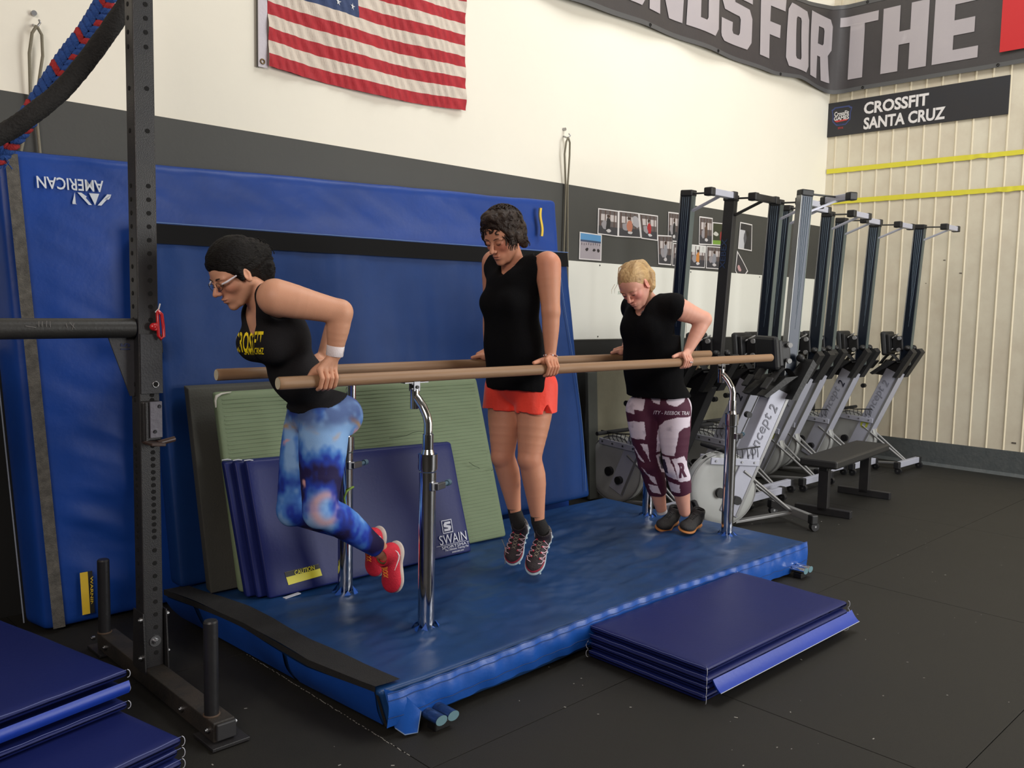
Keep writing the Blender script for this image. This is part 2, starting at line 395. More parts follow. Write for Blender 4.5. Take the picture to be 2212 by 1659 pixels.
# ================================================================ SIGN on the ribbed wall
sg = thing('wall_sign', 'black rectangular sign reading CROSSFIT SANTA CRUZ on the ribbed wall under the banner', 'sign', (XR-.02, 3.64, 3.57))
m = MB(); m.box((XR-.016, 3.643, 3.571), (.012, 1.77, .356), bev=.002); m.build('sign_board', M('sign_black', (42, 41, 44), .45, var=.3, vs=3, dark=(34, 40, 52)), sg)
wt = M('sign_white', (226, 222, 220), .5)
SX, SZ = (0, -1, 0), (0, 0, 1)
text3('lettering', 'CROSSFIT', wt, sg, (XR-.0235, 3.81, 3.640), SX, SZ, width=.65, height=.122, off=.032)
text3('lettering', 'SANTA CRUZ', wt, sg, (XR-.0235, 3.725, 3.484), SX, SZ, width=.81, height=.122, off=.032)
text3('lettering', 'CrossFit', wt, sg, (XR-.0235, 4.375, 3.625), SX, SZ, width=.16, height=.048, off=.02)
text3('lettering', 'GAMES', wt, sg, (XR-.0235, 4.375, 3.578), SX, SZ, width=.165, height=.042, off=.02)
sh = [(-.115, .075), (-.085, .09), (-.085, .098), (-.07, .098), (.07, .098), (.085, .098), (.085, .09), (.115, .075), (.1, .02), (.1, -.05), (.05, -.1), (-.05, -.1), (-.1, -.05), (-.1, .02)]
me = poly_mesh([sh, [(a*.88, b*.88-.002) for a, b in sh]]); place2d(me, 'emblem_outline', M('emblem_blue', (58, 70, 118), .5), sg, (XR-.0235, 4.375, 3.60), SX, SZ)
me = poly_mesh([[(-.08, -.045), (.08, -.035), (.06, -.055), (-.05, -.062)]]); place2d(me, 'emblem_swoosh', M('emblem_red', (190, 60, 60), .5), sg, (XR-.0235, 4.375, 3.60), SX, SZ)
text3('lettering', 'REGIONAL', M('emblem_blue', (58, 70, 118)), sg, (XR-.0235, 4.375, 3.515), SX, SZ, width=.1, height=.018)
text3('lettering', '2016', M('emblem_red', (190, 60, 60)), sg, (XR-.0235, 4.38, 3.475), SX, SZ, width=.06, height=.02)

# ================================================================ YELLOW TAPES
ty = M('yellow_tape', (226, 216, 62), .5, bump=.1, bs=20, var=.2, vs=3, dark=(205, 190, 50))
for zz, y0, lab in ((3.03, 4.5, 'upper of the two yellow tape strips on the ribbed wall'), (2.70, 4.5, 'lower of the two yellow tape strips on the ribbed wall')):
    m = MB()
    def tp(u, v, zz=zz):
        y = 4.515-u*4.0; d = .003*math.sin(y*41.2)+(.02*math.exp(-((y-3.0)/.12)**2)*math.sin(y*30) if zz > 3 else .014*math.exp(-((y-2.75)/.1)**2)*math.sin(y*34))
        return (XR-.0135-abs(d)*.5, y, zz+(v-.5)*(.05 if y > 3.1 else .045)+d*.35*(1-v))
    m.grid(200, 1, tp); m.grid(200, 1, lambda u, v: tuple(Vector(tp(u, v))+Vector((.001, 0, 0))))
    tag(m.build('tape_strip', ty), lab, 'tape', 'yellow tape strips on the ribbed wall')

# ================================================================ FLAG
fl = thing('flag', 'United States flag hanging flat on the white wall above the dark band', 'flag', (2.45, YB-.02, 3.25))
red = M('flag_red', (178, 30, 42), .7, bump=.35, bs=90, var=.3, vs=6, stretch=(1, 1, .35))
fwh = M('flag_white', (216, 203, 188), .7, bump=.35, bs=90, var=.3, vs=9, dark=(188, 174, 158), stretch=(1.6, 1, .5))
blu = M('flag_blue', (48, 66, 108), .7, bump=.3, bs=80, var=.3, vs=6)
FX0, FX1, FZ0, FZ1 = 2.462, 3.905, 2.806, 3.72
def fpt(x, z, off=0.):
    u = (x-FX0)/(FX1-FX0); v = (z-FZ0)/(FZ1-FZ0)
    sag = -.027*math.sin(PI*u)*(1-.3*v)
    puck = .006*math.sin(x*95+z*40+2*math.sin(x*17))*(.4+.6*math.sin(PI*((z-FZ0)/.0703 % 1)))+.012*math.sin(x*9+z*6)+.004*math.sin(x*41-z*33)
    return (x, YB-.028-puck*.9-off, z+sag)
sh_ = (FZ1-FZ0)/13
for k in range(13):
    z0 = FZ0+k*sh_; x0 = FX0 if k < 6 else FX0+.595
    m = MB(); m.grid(int(150*(FX1-x0)/1.44), 5, lambda u, v: fpt(x0+u*(FX1-x0), z0+v*sh_)); m.build('stripe', red if k % 2 == 0 else fwh, fl, fix=False)
m = MB(); m.grid(60, 24, lambda u, v: fpt(FX0+u*.595, FZ0+6*sh_+v*7*sh_)); can = m.build('canton', blu, fl, fix=False)
stw = M('star_white', (214, 216, 218), .6)
for r in range(9):
    n = 6 if r % 2 == 0 else 5
    for c in range(n):
        cx = FX0+.595*((c+.5)/6+(.0 if n == 6 else 1/12)); cz = FZ0+6*sh_+7*sh_*(r+1)/10
        pts = []
        for i in range(10):
            a = PI/2+i*PI/5; rr = .021 if i % 2 == 0 else .0085; pts.append(fpt(cx+rr*math.cos(a), cz+rr*math.sin(a), .004))
        m = MB(); m.add(pts+[fpt(cx, cz, .005)], [(i, (i+1) % 10, 10) for i in range(10)]); m.build('star', stw, can)
m = MB(); m.box((2.434, YB-.02, 3.26), (.055, .006, .93)); m.build('header', M('flag_header', (206, 200, 206), .7, bump=.2, bs=60), fl)
m = MB(); m.box((2.408, YB-.012, 3.26), (.014, .006, .935)); m.build('header_cord', M('cord_grey', (110, 108, 100), .8), fl)
for zz in (2.825, 3.69):
    m = MB(); m.tube([(2.43+.012*math.cos(a), YB-.026, zz+.012*math.sin(a)) for a in [i*PI/6 for i in range(12)]], .004, n=6, closed=True); m.build('grommet', M('brass', (120, 100, 70), .4, .8), fl)

# ================================================================ PHOTOS pinned on the band
PH = [([[5.1, 2.096], [5.365, 2.091], [5.368, 1.886], [5.1, 1.885]], 'photo of people on a beach pinned lowest left on the dark band', 'beach'),
 ([[5.311, 2.295], [5.566, 2.296], [5.569, 2.089], [5.312, 2.094]], 'photo of a lifter in black beside a plate, leftmost of the upper row', 'gym1'),
 ([[5.566, 2.298], [5.828, 2.302], [5.872, 2.1], [5.569, 2.09]], 'photo of a lifter squatting before a large grey barbell plate', 'gym2'),
 ([[5.83, 2.301], [6.094, 2.303], [6.102, 2.092], [5.876, 2.096]], 'photo of a person in a red top in the gym, third in the upper row', 'gym3'),
 ([[6.24, 2.349], [6.413, 2.352], [6.41, 2.1], [6.248, 2.10]], 'photo of a standing figure half hidden by the left rower rail', 'gym4'),
 ([[6.097, 2.142], [6.329, 2.151], [6.311, 1.895], [6.124, 1.896]], 'photo of a figure in a grey shirt leaning over, low beside the left rower rail', 'gym5'),
 ([[6.33, 2.09], [6.50, 2.094], [6.50, 1.896], [6.325, 1.892]], 'narrow photo mostly behind the left rower rail', 'gym6'),
 ([[6.711, 2.351], [6.926, 2.353], [6.936, 2.107], [6.72, 2.1]], 'tall photo of a person lifting overhead between the two left rower rails', 'gym7'),
 ([[6.928, 2.316], [7.116, 2.32], [7.112, 2.115], [6.936, 2.108]], 'photo with green grass beside the black rower rail', 'grass'),
 ([[6.58, 2.094], [6.838, 2.096], [6.83, 1.895], [6.58, 1.891]], 'photo with an orange figure seated low between the two left rails', 'gym8'),
 ([[6.845, 2.095], [7.098, 2.101], [7.097, 1.894], [6.848, 1.893]], 'photo of a lifter in grey left of the black rower rail, lower row', 'gym9'),
 ([[7.398, 2.356], [7.616, 2.349], [7.628, 2.093], [7.377, 2.102]], 'black and white photo right of the black rower rail', 'bw'),
 ([[7.363, 2.085], [7.577, 1.897], [7.451, 1.799], [7.345, 1.892]], 'tilted photo hanging by one corner right of the black rower rail', 'tilt')]
pw = M('photo_paper', (226, 222, 220), .45)
pc = {}
def pcol(c): return M('print_%d_%d_%d' % c, c, .35)
for q, lab, kd in PH:
    q = [Vector((a, YB-.016, b)) for a, b in q]; q = [q[3], q[2], q[1], q[0]]   # BL BR TR TL
    t = thing('photo_print', lab, 'photo', tuple(q[0]), 'photos pinned on the dark wall band')
    def Q(u, v, d=0): p = (q[0]*(1-u)+q[1]*u)*(1-v)+(q[3]*(1-u)+q[2]*u)*v; return Vector((p.x, p.y-d-.004*math.sin(u*PI)*v, p.z))
    m = MB(); m.grid(6, 6, lambda u, v: Q(u, v)); m.grid(6, 6, lambda u, v: Q(u, v, -.001)); m.build('paper', pw, t)
    rr = random.Random(hash(kd) % 1 + len(kd)*7+ord(kd[-1]))
    def rect(u0, v0, u1, v1, c, d):
        m = MB(); m.grid(4, 4, lambda u, v: Q(u0+u*(u1-u0), v0+v*(v1-v0), d)); m.build('print_area', pcol(c), t)
    def blob(cu, cv, ru, rv, c, d, n=10, jag=.25):
        m = MB(); pts = [Q(cu+ru*math.cos(a)*(1+jag*rr.uniform(-1, 1)), cv+rv*math.sin(a)*(1+jag*rr.uniform(-1, 1)), d) for a in [2*PI*i/n for i in range(n)]]
        m.add(pts, [tuple(range(n))]); m.build('print_figure', pcol(c), t)
    if kd == 'beach':
        rect(.04, .04, .96, .7, (168, 160, 166), .0006); rect(.04, .7, .96, .96, (92, 152, 200), .0006); rect(.04, .66, .96, .73, (60, 80, 110), .0009)
        for i in range(9): blob(.1+i*.1, .6+rr.uniform(-.03, .02), .012, .05, (60, 50, 60), .0012)
        for a in (.33, .65, .85): blob(a, .38, .07, .06, (40, 34, 38), .0012)
    elif kd == 'grass':
        rect(.04, .04, .96, .96, (52, 58, 40), .0006); rect(.04, .04, .96, .22, (120, 160, 60), .0009); blob(.3, .5, .2, .1, (200, 200, 190), .0011); blob(.75, .42, .08, .22, (150, 40, 44), .0013)
    elif kd == 'bw':
        rect(.05, .04, .95, .96, (42, 42, 48), .0006); rect(.05, .04, .42, .72, (196, 196, 200), .0009); blob(.45, .42, .1, .24, (90, 90, 96), .0012); blob(.6, .6, .1, .12, (24, 24, 28), .0012)
    elif kd == 'tilt':
        rect(.06, .06, .94, .94, (58, 56, 60), .0006); blob(.4, .4, .2, .14, (190, 150, 150), .001)
    else:
        rect(.04, .04, .96, .96, (96, 88, 88), .0006); rect(.04, .04, .96, .34, (58, 58, 64), .0009); rect(.1, .55, .9, .8, (196, 188, 186), .0008)
        for i in range(4): rect(.1+i*.22, .34, .14+i*.22, .94, (82, 58, 52), .0011)
        blob(.32, .4, .16, .16, (150, 146, 150), .0013)
        c = {'gym3': (170, 40, 44), 'gym8': (200, 130, 60), 'gym2': (186, 120, 96), 'gym5': (150, 150, 156), 'gym9': (140, 142, 150), 'gym7': (90, 70, 60)}.get(kd, (34, 34, 40))
        blob(.5, .45, .12, .26, c, .0015); blob(.48, .74, .06, .07, (60, 42, 36), .0017); blob(.52, .18, .12, .06, (200, 196, 196), .0017)
        if kd == 'gym2': blob(.8, .62, .16, .24, (170, 168, 172), .0016)
        if kd == 'gym8': rect(.04, .68, .96, .96, (212, 212, 208), .0012)

# ================================================================ HOOK CORDS on the wall
cordm = M('wall_cord', (128, 122, 104), .8, bump=.3, bs=200)
def hookcord(x, ztop, zbot, dx, lab):
    t = thing('hanging_cord', lab, 'cord', (x, YB, ztop), 'looped cords hanging from wall hooks')
    m = MB(); m.cyl((x, YB, ztop+.07), (x, YB-.02, ztop+.07), .012, n=10); m.build('screw', steel, t); m = MB(); m.cyl((x, YB, ztop+.02), (x, YB-.05, ztop), .006, n=8)
    m.tube([(x+.0, YB-.05, ztop), (x+.012, YB-.06, ztop+.02), (x+.012, YB-.045, ztop+.035)], .005, n=6); m.build('hook', steel, t)
    for s, e in ((-1, dx-.035), (1, dx+.045)):
        m = MB(); m.tube([(x, YB-.05, ztop+.006), (x+s*.02, YB-.05, ztop-.03), (x+s*.024+e*.1, YB-.04, ztop-.12), (x+e*.55-s*.012, YB-.03, ztop-.35), (x+e, YB-.03, zbot)], .007, n=8); m.build('cord_loop', cordm, t)
hookcord(1.289, 2.74, 2.175, -.04, 'looped cord hanging from a hook on the wall behind the coloured rope')
hookcord(4.905, 2.77, 1.2, .03, 'looped cord hanging from a hook on the wall right of the blue mats')
# ================================================================ STANDING MATS
vin = M('vinyl_blue', (22, 66, 150), .42, bump=.10, bs=30, var=.8, vs=1.3, dark=(20, 54, 120), spec=.28, rvar=.08)
vin2 = M('vinyl_blue_dark', (20, 56, 114), .48, bump=.10, bs=30, var=.45, vs=2.5, dark=(18, 44, 90), spec=.2, rvar=.08)
navy = M('vinyl_navy', (25, 35, 94), .44, bump=.06, bs=60, var=.3, vs=3, dark=(26, 32, 82), spec=.25)
roy = M('vinyl_royal', (22, 60, 168), .42, bump=.08, bs=40, var=.2, vs=3)
velc = M('velcro_strip', (78, 76, 72), .95, bump=.6, bs=240, var=.7, vs=28, dark=(120, 116, 108))
blackf = M('black_fabric', (24, 24, 25), .85, bump=.4, bs=300, var=.4, vs=20, dark=(40, 39, 37))
yel = M('label_yellow', (226, 190, 50), .45, var=.2, vs=20, dark=(190, 160, 60))
lblack = M('label_black', (30, 30, 26), .5)
pale = M('print_pale', (208, 214, 222), .5)
seam = M('mat_piping', (150, 160, 175), .6)
def cb(a, b): return (np.array(a)+np.array(b))/2

# big mat against the wall
B1 = [(1.165, 4.17, .012), (4.70, 4.17, .012), (4.64, 4.325, 2.272), (1.065, 4.325, 2.15)]
def d1(P, U):
    f = np.clip(1-U[:, 1]*3, 0, 1); x, z = P[:, 0], P[:, 2]
    a = fbm(np.c_[(x*.55+z*1.5)*2.2, (x*.9-z*.35)*.7, x*0], 3, 4); b = fbm(np.c_[x*1.3, z*1.3, x*0+5], 9, 3)
    rid = 1-np.abs(a)*2.2; low = np.clip(1.25-z, 0, 1.2)
    y = -(rid*.036*low+b*.018+fbm(np.c_[(x*.5+z)*9, (x-z*.5)*2, x*0], 12, 2)*.006)*f
    y = y*np.clip(np.maximum((1.62-x)*12, (z-1.93)*12), .15, 1)*np.clip((x-1.165+z*.047)*7-.35, .12, 1)*np.clip(z/.55, .15, 1)
    return np.c_[x*0, y, fbm(np.c_[x*2.5, z*0, x*0], 4)*.006*(U[:, 2] > .98)]
t = thing('gym_mat', 'largest bright blue crash mat, against the wall, with an upside-down white logo', 'mat', (1.2, 4.17, 0))
pad_mesh('mat_body', B1, (-.035, .185, .0), .03, (170, 3, 110), vin, t, d1)
def bl(C, u, v, off=0.):
    C = [np.array(c, float) for c in C]; p = (C[0]*(1-u)+C[1]*u)*(1-v)+(C[3]*(1-u)+C[2]*u)*v
    n = np.cross(C[1]-C[0], C[3]-C[0]); n /= np.linalg.norm(n); return p+n*off
m = MB(); m.grid(3, 80, lambda u, v: tuple(bl(B1, .008+u*.0145, v*.985+.005, .014)+np.array([0, -.012*abs(math.sin(v*9))*0-.011, 0])))
m.build('velcro_strip', velc, t)
m = MB(); m.tube([tuple(bl(B1, 0, v)+np.array([-.037, .18, 0])) for v in np.linspace(.0, .98, 40)], .0035, n=6); m.build('edge_trim', seam, t)
up = np.array(bl(B1, .03, 1))-np.array(bl(B1, .03, 0)); up /= np.linalg.norm(up)
o = bl(B1, .0815, .937, .016); text3('lettering', 'AMERICAN', pale, t, tuple(o), (-1, 0, -.035), tuple(-up), width=.285, height=.054, off=.012)
o2 = PY(176, 424, 4.27)
lg = [[(-.5, 1), (.5, 1), (.0, .2)], ]
def lgp(polys, w, h, o): 
    me = poly_mesh([[(a*w, b*h) for a, b in pp] for pp in polys]); return place2d(me, 'logo', pale, t, tuple(o), (-1, 0, -.035), tuple(-up))
oo = bl(B1, .1087, .921, .016)
lgp([[(-.16, .0), (.16, .0), (0, 1.0)], [(-.55, -.0), (-.2, 1), (-.08, 1), (-.42, 0)], [(.1, 1), (.2, 1), (.52, 0), (.4, 0)], [(-.5, .3), (-.3, .3), (-.3, .45), (-.45, .45)], [(.24, .3), (.44, .3), (.4, .45), (.28, .45)], [(.6, 0), (.7, 0), (.7, 1), (.6, 1)], [(.46, 1), (.56, 1), (.7, .85), (.7, 1)]], .14, .054, oo)
# warning labels
q = [PY(a, b, 4.155) for a, b in ((172, 1325), (188, 1321), (186, 1231), (168, 1231))]
def quad(name, q, mat, par, n=(1, 1), curve=None):
    m = MB(); q = [np.array(v) for v in q]
    def fn(u, v):
        p = (q[0]*(1-u)+q[1]*u)*(1-v)+(q[3]*(1-u)+q[2]*u)*v
        return tuple(p+(curve(u, v) if curve else 0))
    m.grid(n[0], n[1], fn); return m.build(name, mat, par, fix=False)
q = [(1.318, 4.148, .058), (1.352, 4.148, .058), (1.348, 4.158, .255), (1.314, 4.158, .255)]
quad('warning_label', q, yel, t)
q2 = [(1.352, 4.148, .058), (1.372, 4.148, .058), (1.368, 4.158, .255), (1.348, 4.158, .255)]
wl = quad('warning_label', q2, lblack, t)
text3('lettering', 'WARNING', yel, wl, (1.361, 4.149, .15), (0, .04, -1), (1, 0, 0), width=.165, height=.012, off=.004)
q = [(4.425, 4.285, 2.005), (4.445, 4.285, 2.005), (4.440, 4.295, 2.20), (4.420, 4.295, 2.20)]
quad('warning_label', [tuple(np.array(v)+np.array([0, -.012, 0])) for v in q], yel, t, (1, 10), lambda u, v: np.array([.008*math.sin(v*6.3), 0, 0]))
quad('warning_label', [(v[0]-(.02 if i in (0, 3) else .02), v[1]-.012, v[2]) for i, v in enumerate(q)], lblack, t, (1, 10), lambda u, v: np.array([.008*math.sin(v*6.3)+(.006 if u < .5 else 0), 0, 0]))

# second mat with black band
t = thing('gym_mat', 'blue crash mat with a black band along its top, before the largest mat', 'mat', (1.62, 3.9, .168))
B2 = [(1.66, 3.87, .175), (4.665, 3.955, .175), (4.57, 4.16, 1.893), (1.645, 4.15, 1.868)]
def d2(P, U):
    f = np.clip(1-U[:, 1]*3, 0, 1); x, z = P[:, 0], P[:, 2]
    a = fbm(np.c_[x*3.2, z*.7, x*0+2], 23, 3); b = fbm(np.c_[x*1.1, z*1.1, x*0+5], 29, 2)
    top = np.clip((z-.9), 0, 1)
    return np.c_[x*0, -((1-np.abs(a)*2)*.014*top+b*.018+.004*fbm(np.c_[x*9, z*2, x*0], 77, 2))*f, fbm(np.c_[x*3, z*0, x*0], 4)*.006*(U[:, 2] > .98)]
pad_mesh('mat_body', B2, (0.0, .125, .0), .025, (120, 3, 70), vin2, t, d2)
m = MB(); m.grid(100, 4, lambda u, v: tuple(bl(B2, .004+u*.992, .942+v*.055+(.0 if v else 0), .016))); m.build('black_band', M('band_black', (10, 10, 11), .8, spec=.2), t)
m = MB()
for v0, v1 in (((.995, .03), (.975, .97)),): m.tube([tuple(bl(B2, .975+.012*math.sin(v*5), v, .018)) for v in np.linspace(.03, .97, 30)], .0025, n=6)
m.tube([tuple(bl(B2, u, 1.0, .014)) for u in np.linspace(0, 1, 40)], .003, n=6); m.build('seam', M('seam_blue', (80, 110, 160), .6), t)
m = MB(); m.box((1.612, 4.02, 1.30), (.04, .13, .09), Z=(0, .15, 1), bev=.01); m.build('side_handle', black, t)

# grey mat
gy = M('grey_mat', (72, 72, 66), .8, bump=.25, bs=120, var=.3, vs=3, dark=(60, 60, 55))
t = thing('gym_mat', 'thin dark grey foam mat leaning between the blue mats and the green mat', 'mat', (1.72, 3.75, .168))
G = [(1.735, 3.72, .176), (2.95, 3.72, .176), (2.95, 3.935, 1.10), (1.735, 3.935, 1.10)]
pad_mesh('mat_body', G, (0, .05, 0.012), .006, (10, 1, 6), gy, t)
# green mat
gr_ = M('green_mat', (112, 128, 98), .7, bump=.12, bs=60, var=.3, vs=3, dark=(112, 126, 94))
t = thing('gym_mat', 'pale green ribbed foam mat with a torn white corner leaning behind the navy folded mat', 'mat', (1.8, 3.66, .168))
GN = [(1.835, 3.632, .176), (3.46, 3.56, .176), (3.42, 3.80, 1.085), (1.80, 3.80, 1.085)]
pad_mesh('mat_body', GN, (0, .042, .008), .018, (20, 1, 12), gr_, t)
m = MB()
for k in range(46):
    v = .03+k*.0208; m.grid(30, 1, lambda u, w_, v=v: tuple(bl(GN, .02+u*.96, v+w_*.006, .0022+.0008*math.sin(u*40+k))))
m.build('rib', M('green_mat_rib', (112, 130, 98), .7), t)
crk = M('mat_crack', (60, 72, 54), .9)
for (a, b, c, d) in ((840, 948, 915, 930), (1060, 1015, 1090, 1008), (1065, 975, 1100, 968), (1012, 1000, 1035, 1013)):
    m = MB(); pa, pb = PY(a, b, 3.69), PY(c, d, 3.69)
    def onm(x, y):
        r = ray(x, y); P0 = np.array(GN[0]); n = np.cross(np.array(GN[1])-P0, np.array(GN[3])-P0); n /= np.linalg.norm(n); return CAM+r*((P0-CAM)@n/(r@n))+n*.0045
    pts = [onm(a+(c-a)*i/6, b+(d-b)*i/6+R_.uniform(-2, 2)) for i in range(7)]; m.tube([tuple(p) for p in pts], .0015, n=5); m.build('crack', crk, t)
m = MB(); m.tube([tuple(bl(GN, u, v, .002)) for u, v in ((-.002, .93), (-.001, .965), (.004, .985), (.02, .997), (.05, 1.003))], [.003, .006, .008, .005, .002], n=6); m.build('torn_edge', M('foam_white', (200, 198, 186), .9), t)

# navy folded mat: four thin panels standing
t = thing('folding_mat', 'navy folded mat standing upright with a yellow caution label and white logo', 'mat', (1.9, 3.5, .168))
for k in range(3):
    dy = .0+k*.036; dx = -k*.036
    S = [(1.895+dx, 3.478+dy, .176+.002*k), (3.10+dx, 3.462+dy, .176), (3.085+dx, 3.632+dy, .757-.005*k), (1.872+dx, 3.645+dy, .785-.004*k)]
    if k == 0: SW = S
    def ds(P, U, k=k):
        x, z = P[:, 0], P[:, 2]; return np.c_[x*0, fbm(np.c_[x*3, z*3, x*0+k], 31+k, 3)*.004, x*0]
    pad_mesh('mat_panel', S, (0, .034, .004), .012, (30, 2, 16), navy, t, ds)
whs = M('frayed_edge', (190, 194, 204), .8)
for k in range(3):
    m = MB(); dx = -k*.036
    m.tube([(1.872+dx, 3.66+k*.036, .785), (1.89+dx, 3.645+k*.036, .789), (1.91+dx, 3.65+k*.036, .784)], .003, n=6); m.build('frayed_edge', whs, t)
m = MB(); m.box((2.0, 3.462, .175), (.09, .02, .004), X=(1, .2, 0)); m.box((1.945, 3.468, .172), (.05, .012, .003), X=(1, -.3, 0)); m.build('torn_vinyl', whs, t)
CQ = [bl(SW, .085, .07, .004), bl(SW, .233, .085, .004), bl(SW, .226, .175, .004), bl(SW, .078, .165, .004)]
quad('caution_label', CQ, M('caution_yellow', (214, 208, 60), .45), t)
def mixq(Q, u, v): return (Q[0]*(1-u)+Q[1]*u)*(1-v)+(Q[3]*(1-u)+Q[2]*u)*v
cq2 = [mixq(CQ, 0, .62)+np.array([0, -.001, 0]), mixq(CQ, 1, .62)+np.array([0, -.001, 0]), mixq(CQ, 1, 1)+np.array([0, -.001, 0]), mixq(CQ, 0, 1)+np.array([0, -.001, 0])]
lb = quad('caution_label', cq2, lblack, t)
Xc = tuple(CQ[1]-CQ[0]); Yc = tuple(CQ[3]-CQ[0])
text3('lettering', 'CAUTION', M('caution_yellow', (214, 208, 60)), lb, tuple(mixq(CQ, .55, .81)+np.array([0, -.003, 0])), Xc, Yc, width=.105, height=.020, off=.008)
Xs = tuple(np.array(SW[1])-np.array(SW[0])); Ys = tuple(np.array(SW[3])-np.array(SW[0]))
wp = M('print_white', (205, 208, 222), .5)
o = bl(SW, .905, .155, .004); text3('lettering', 'SWAIN', wp, t, tuple(o), Xs, Ys, width=.185, height=.05, off=-.002)
o = bl(SW, .912, .088, .004); text3('lettering', 'SPORTSMAT', wp, t, tuple(o), Xs, Ys, width=.19, height=.014)
o = bl(SW, .916, .060, .004); text3('lettering', 'The Ultimate Training Mat', wp, t, tuple(o), Xs, Ys, width=.165, height=.013, shear=.2)
o = bl(SW, .918, .037, .004); text3('lettering', 'swainmat.com', wp, t, tuple(o), Xs, Ys, width=.08, height=.009)
m = MB(); o = bl(SW, .89, .158, .0045); X = np.array(Xs)/np.linalg.norm(Xs); Y = np.array(Ys)/np.linalg.norm(Ys)
m.box(tuple(o+X*0-Y*.03), (.205, .0018, .0016), X=Xs, Z=Ys); m.build('logo_line', wp, t)
o = bl(SW, .885, .265, .004)
me = poly_mesh([[(-.035, -.035), (.035, -.035), (.035, .035), (-.035, .035)], [(-.031, -.031), (.031, -.031), (.031, .031), (-.031, .031)]]); place2d(me, 'logo', wp, t, tuple(o), Xs, Ys)
me = poly_mesh([[(-.024, -.024), (.014, -.024), (.024, -.012), (.024, .0), (-.004, .008), (-.004, .012), (.024, .012), (.024, .024), (-.014, .024), (-.024, .012), (-.024, .0), (.004, -.008), (.004, -.012), (-.024, -.012)]]); place2d(me, 'logo', wp, t, tuple(o), Xs, Ys)

# ================================================================ LANDING MAT
ZM = .168
LMB = (0, 1.52, 0)
def lm_left(y, zf): return np.interp(y, [2.38, 2.77, 3.27, 3.65, 3.93], [1.724, 1.668, 1.668, 1.632, 1.592])*zf+np.interp(y, [2.38, 2.88, 3.77, 3.93], [1.765, 1.730, 1.691, 1.68])*(1-zf)
lm = thing('landing_mat', 'wide blue landing mat on the floor under the parallel bars', 'mat', (3.2, 3.1, .02))
posts = [(2.213, 2.752), (4.502, 2.748), (2.213, 3.35), (4.52, 3.35)]
vinl = M('vinyl_landing', (24, 64, 116), .42, bump=.10, bs=24, var=.7, vs=2.4, dark=(24, 50, 80), spec=.32, rvar=.1)
def dl(P, U):
    x, y, z = P.T
    top = (U[:, 2] > .9).astype(float); inner = np.clip(np.minimum(U[:, 0], 1-U[:, 0])*12, 0, 1)*np.clip(np.minimum(U[:, 1], 1-U[:, 1])*8, 0, 1)
    a = fbm(np.c_[x*2.6+y*1.2, y*6-x*.8, x*0], 41, 4); rid = 1-np.abs(a)*2.4
    dz = (rid*.011+fbm(np.c_[x*1.2, y*1.2, x*0], 44, 2)*.010+.003*fbm(np.c_[x*11, y*4, x*0], 45, 2)-.004)*inner
    for px, py in posts:
        r = np.hypot(x-px, y-py); dz += .012*np.exp(-(r/.06)**2)+.005*np.exp(-(r/.16)**2)*np.sin(np.arctan2(y-py, x-px)*7)
    side = (U[:, 1] < .03)*fbm(np.c_[x*14, z*9, x*0], 48, 2)*.004
    left = (U[:, 0] < .01)*fbm(np.c_[y*4, z*5, y*0], 50, 2)*.010
    fr = (U[:, 1] < .05)*np.sin(x*2.2+.5)*.012
    lf = np.where(U[:, 0] > .97, .012*(U[:, 2] < .5), 0)
    dx = (lm_left(y, U[:, 2])-(1.775*(1-U[:, 2])+1.742*U[:, 2]))*np.clip(1-U[:, 0]*9, 0, 1)
    return np.c_[left*.3+dx, side+fr, dz*top+lf]
pad_mesh('mat_body', [(1.775, 2.395, .022), (4.745, 2.385, .022), (4.755, 2.385, ZM), (1.742, 2.405, ZM)], LMB, .016, (190, 96, 4), vinl, lm, dl)
# black strip on the left top and straps on the side
def strip(u, v):
    y = 2.41+v*1.49; xa = float(lm_left(y, 1.))-.003; xb = float(np.interp(y, [2.40, 2.6, 2.94, 3.24, 3.44, 3.65, 3.9], [1.825, 1.80, 1.778, 1.785, 1.775, 1.745, 1.70]))
    return (xa+(xb-xa)*u, y, ZM+.015+.003*math.sin(y*9+u*2))
m = MB(); m.grid(6, 90, strip); m.grid(1, 90, lambda u, v: (float(lm_left(2.41+v*1.49, 1.))-.004, 2.41+v*1.49, ZM+.015-u*.026)); m.build('black_strip', blackf, lm)
blf = M('vinyl_side', (22, 78, 172), .42, bump=.1, bs=30, var=.3, vs=5)
for (y0, y1) in ((2.415, 2.92), (2.955, 3.62), (3.66, 3.90)):
    m = MB()
    def pf(u, v, y0=y0, y1=y1):
        y = y0+(y1-y0)*u; return (float(lm_left(y, v))-.008-.010*math.sin(v*PI)*(.6+.5*math.sin(y*5)), y+.006*math.sin(v*5), .03+v*(.130+.006*math.sin(y*6)))
    m.grid(24, 8, pf); m.build('side_panel', blf, lm)
m = MB(); m.grid(4, 1, lambda u, v: (float(lm_left(2.39, u))-.008, 2.388+.02*v, .028+.13*u)); m.build('corner_velcro', blackf, lm)
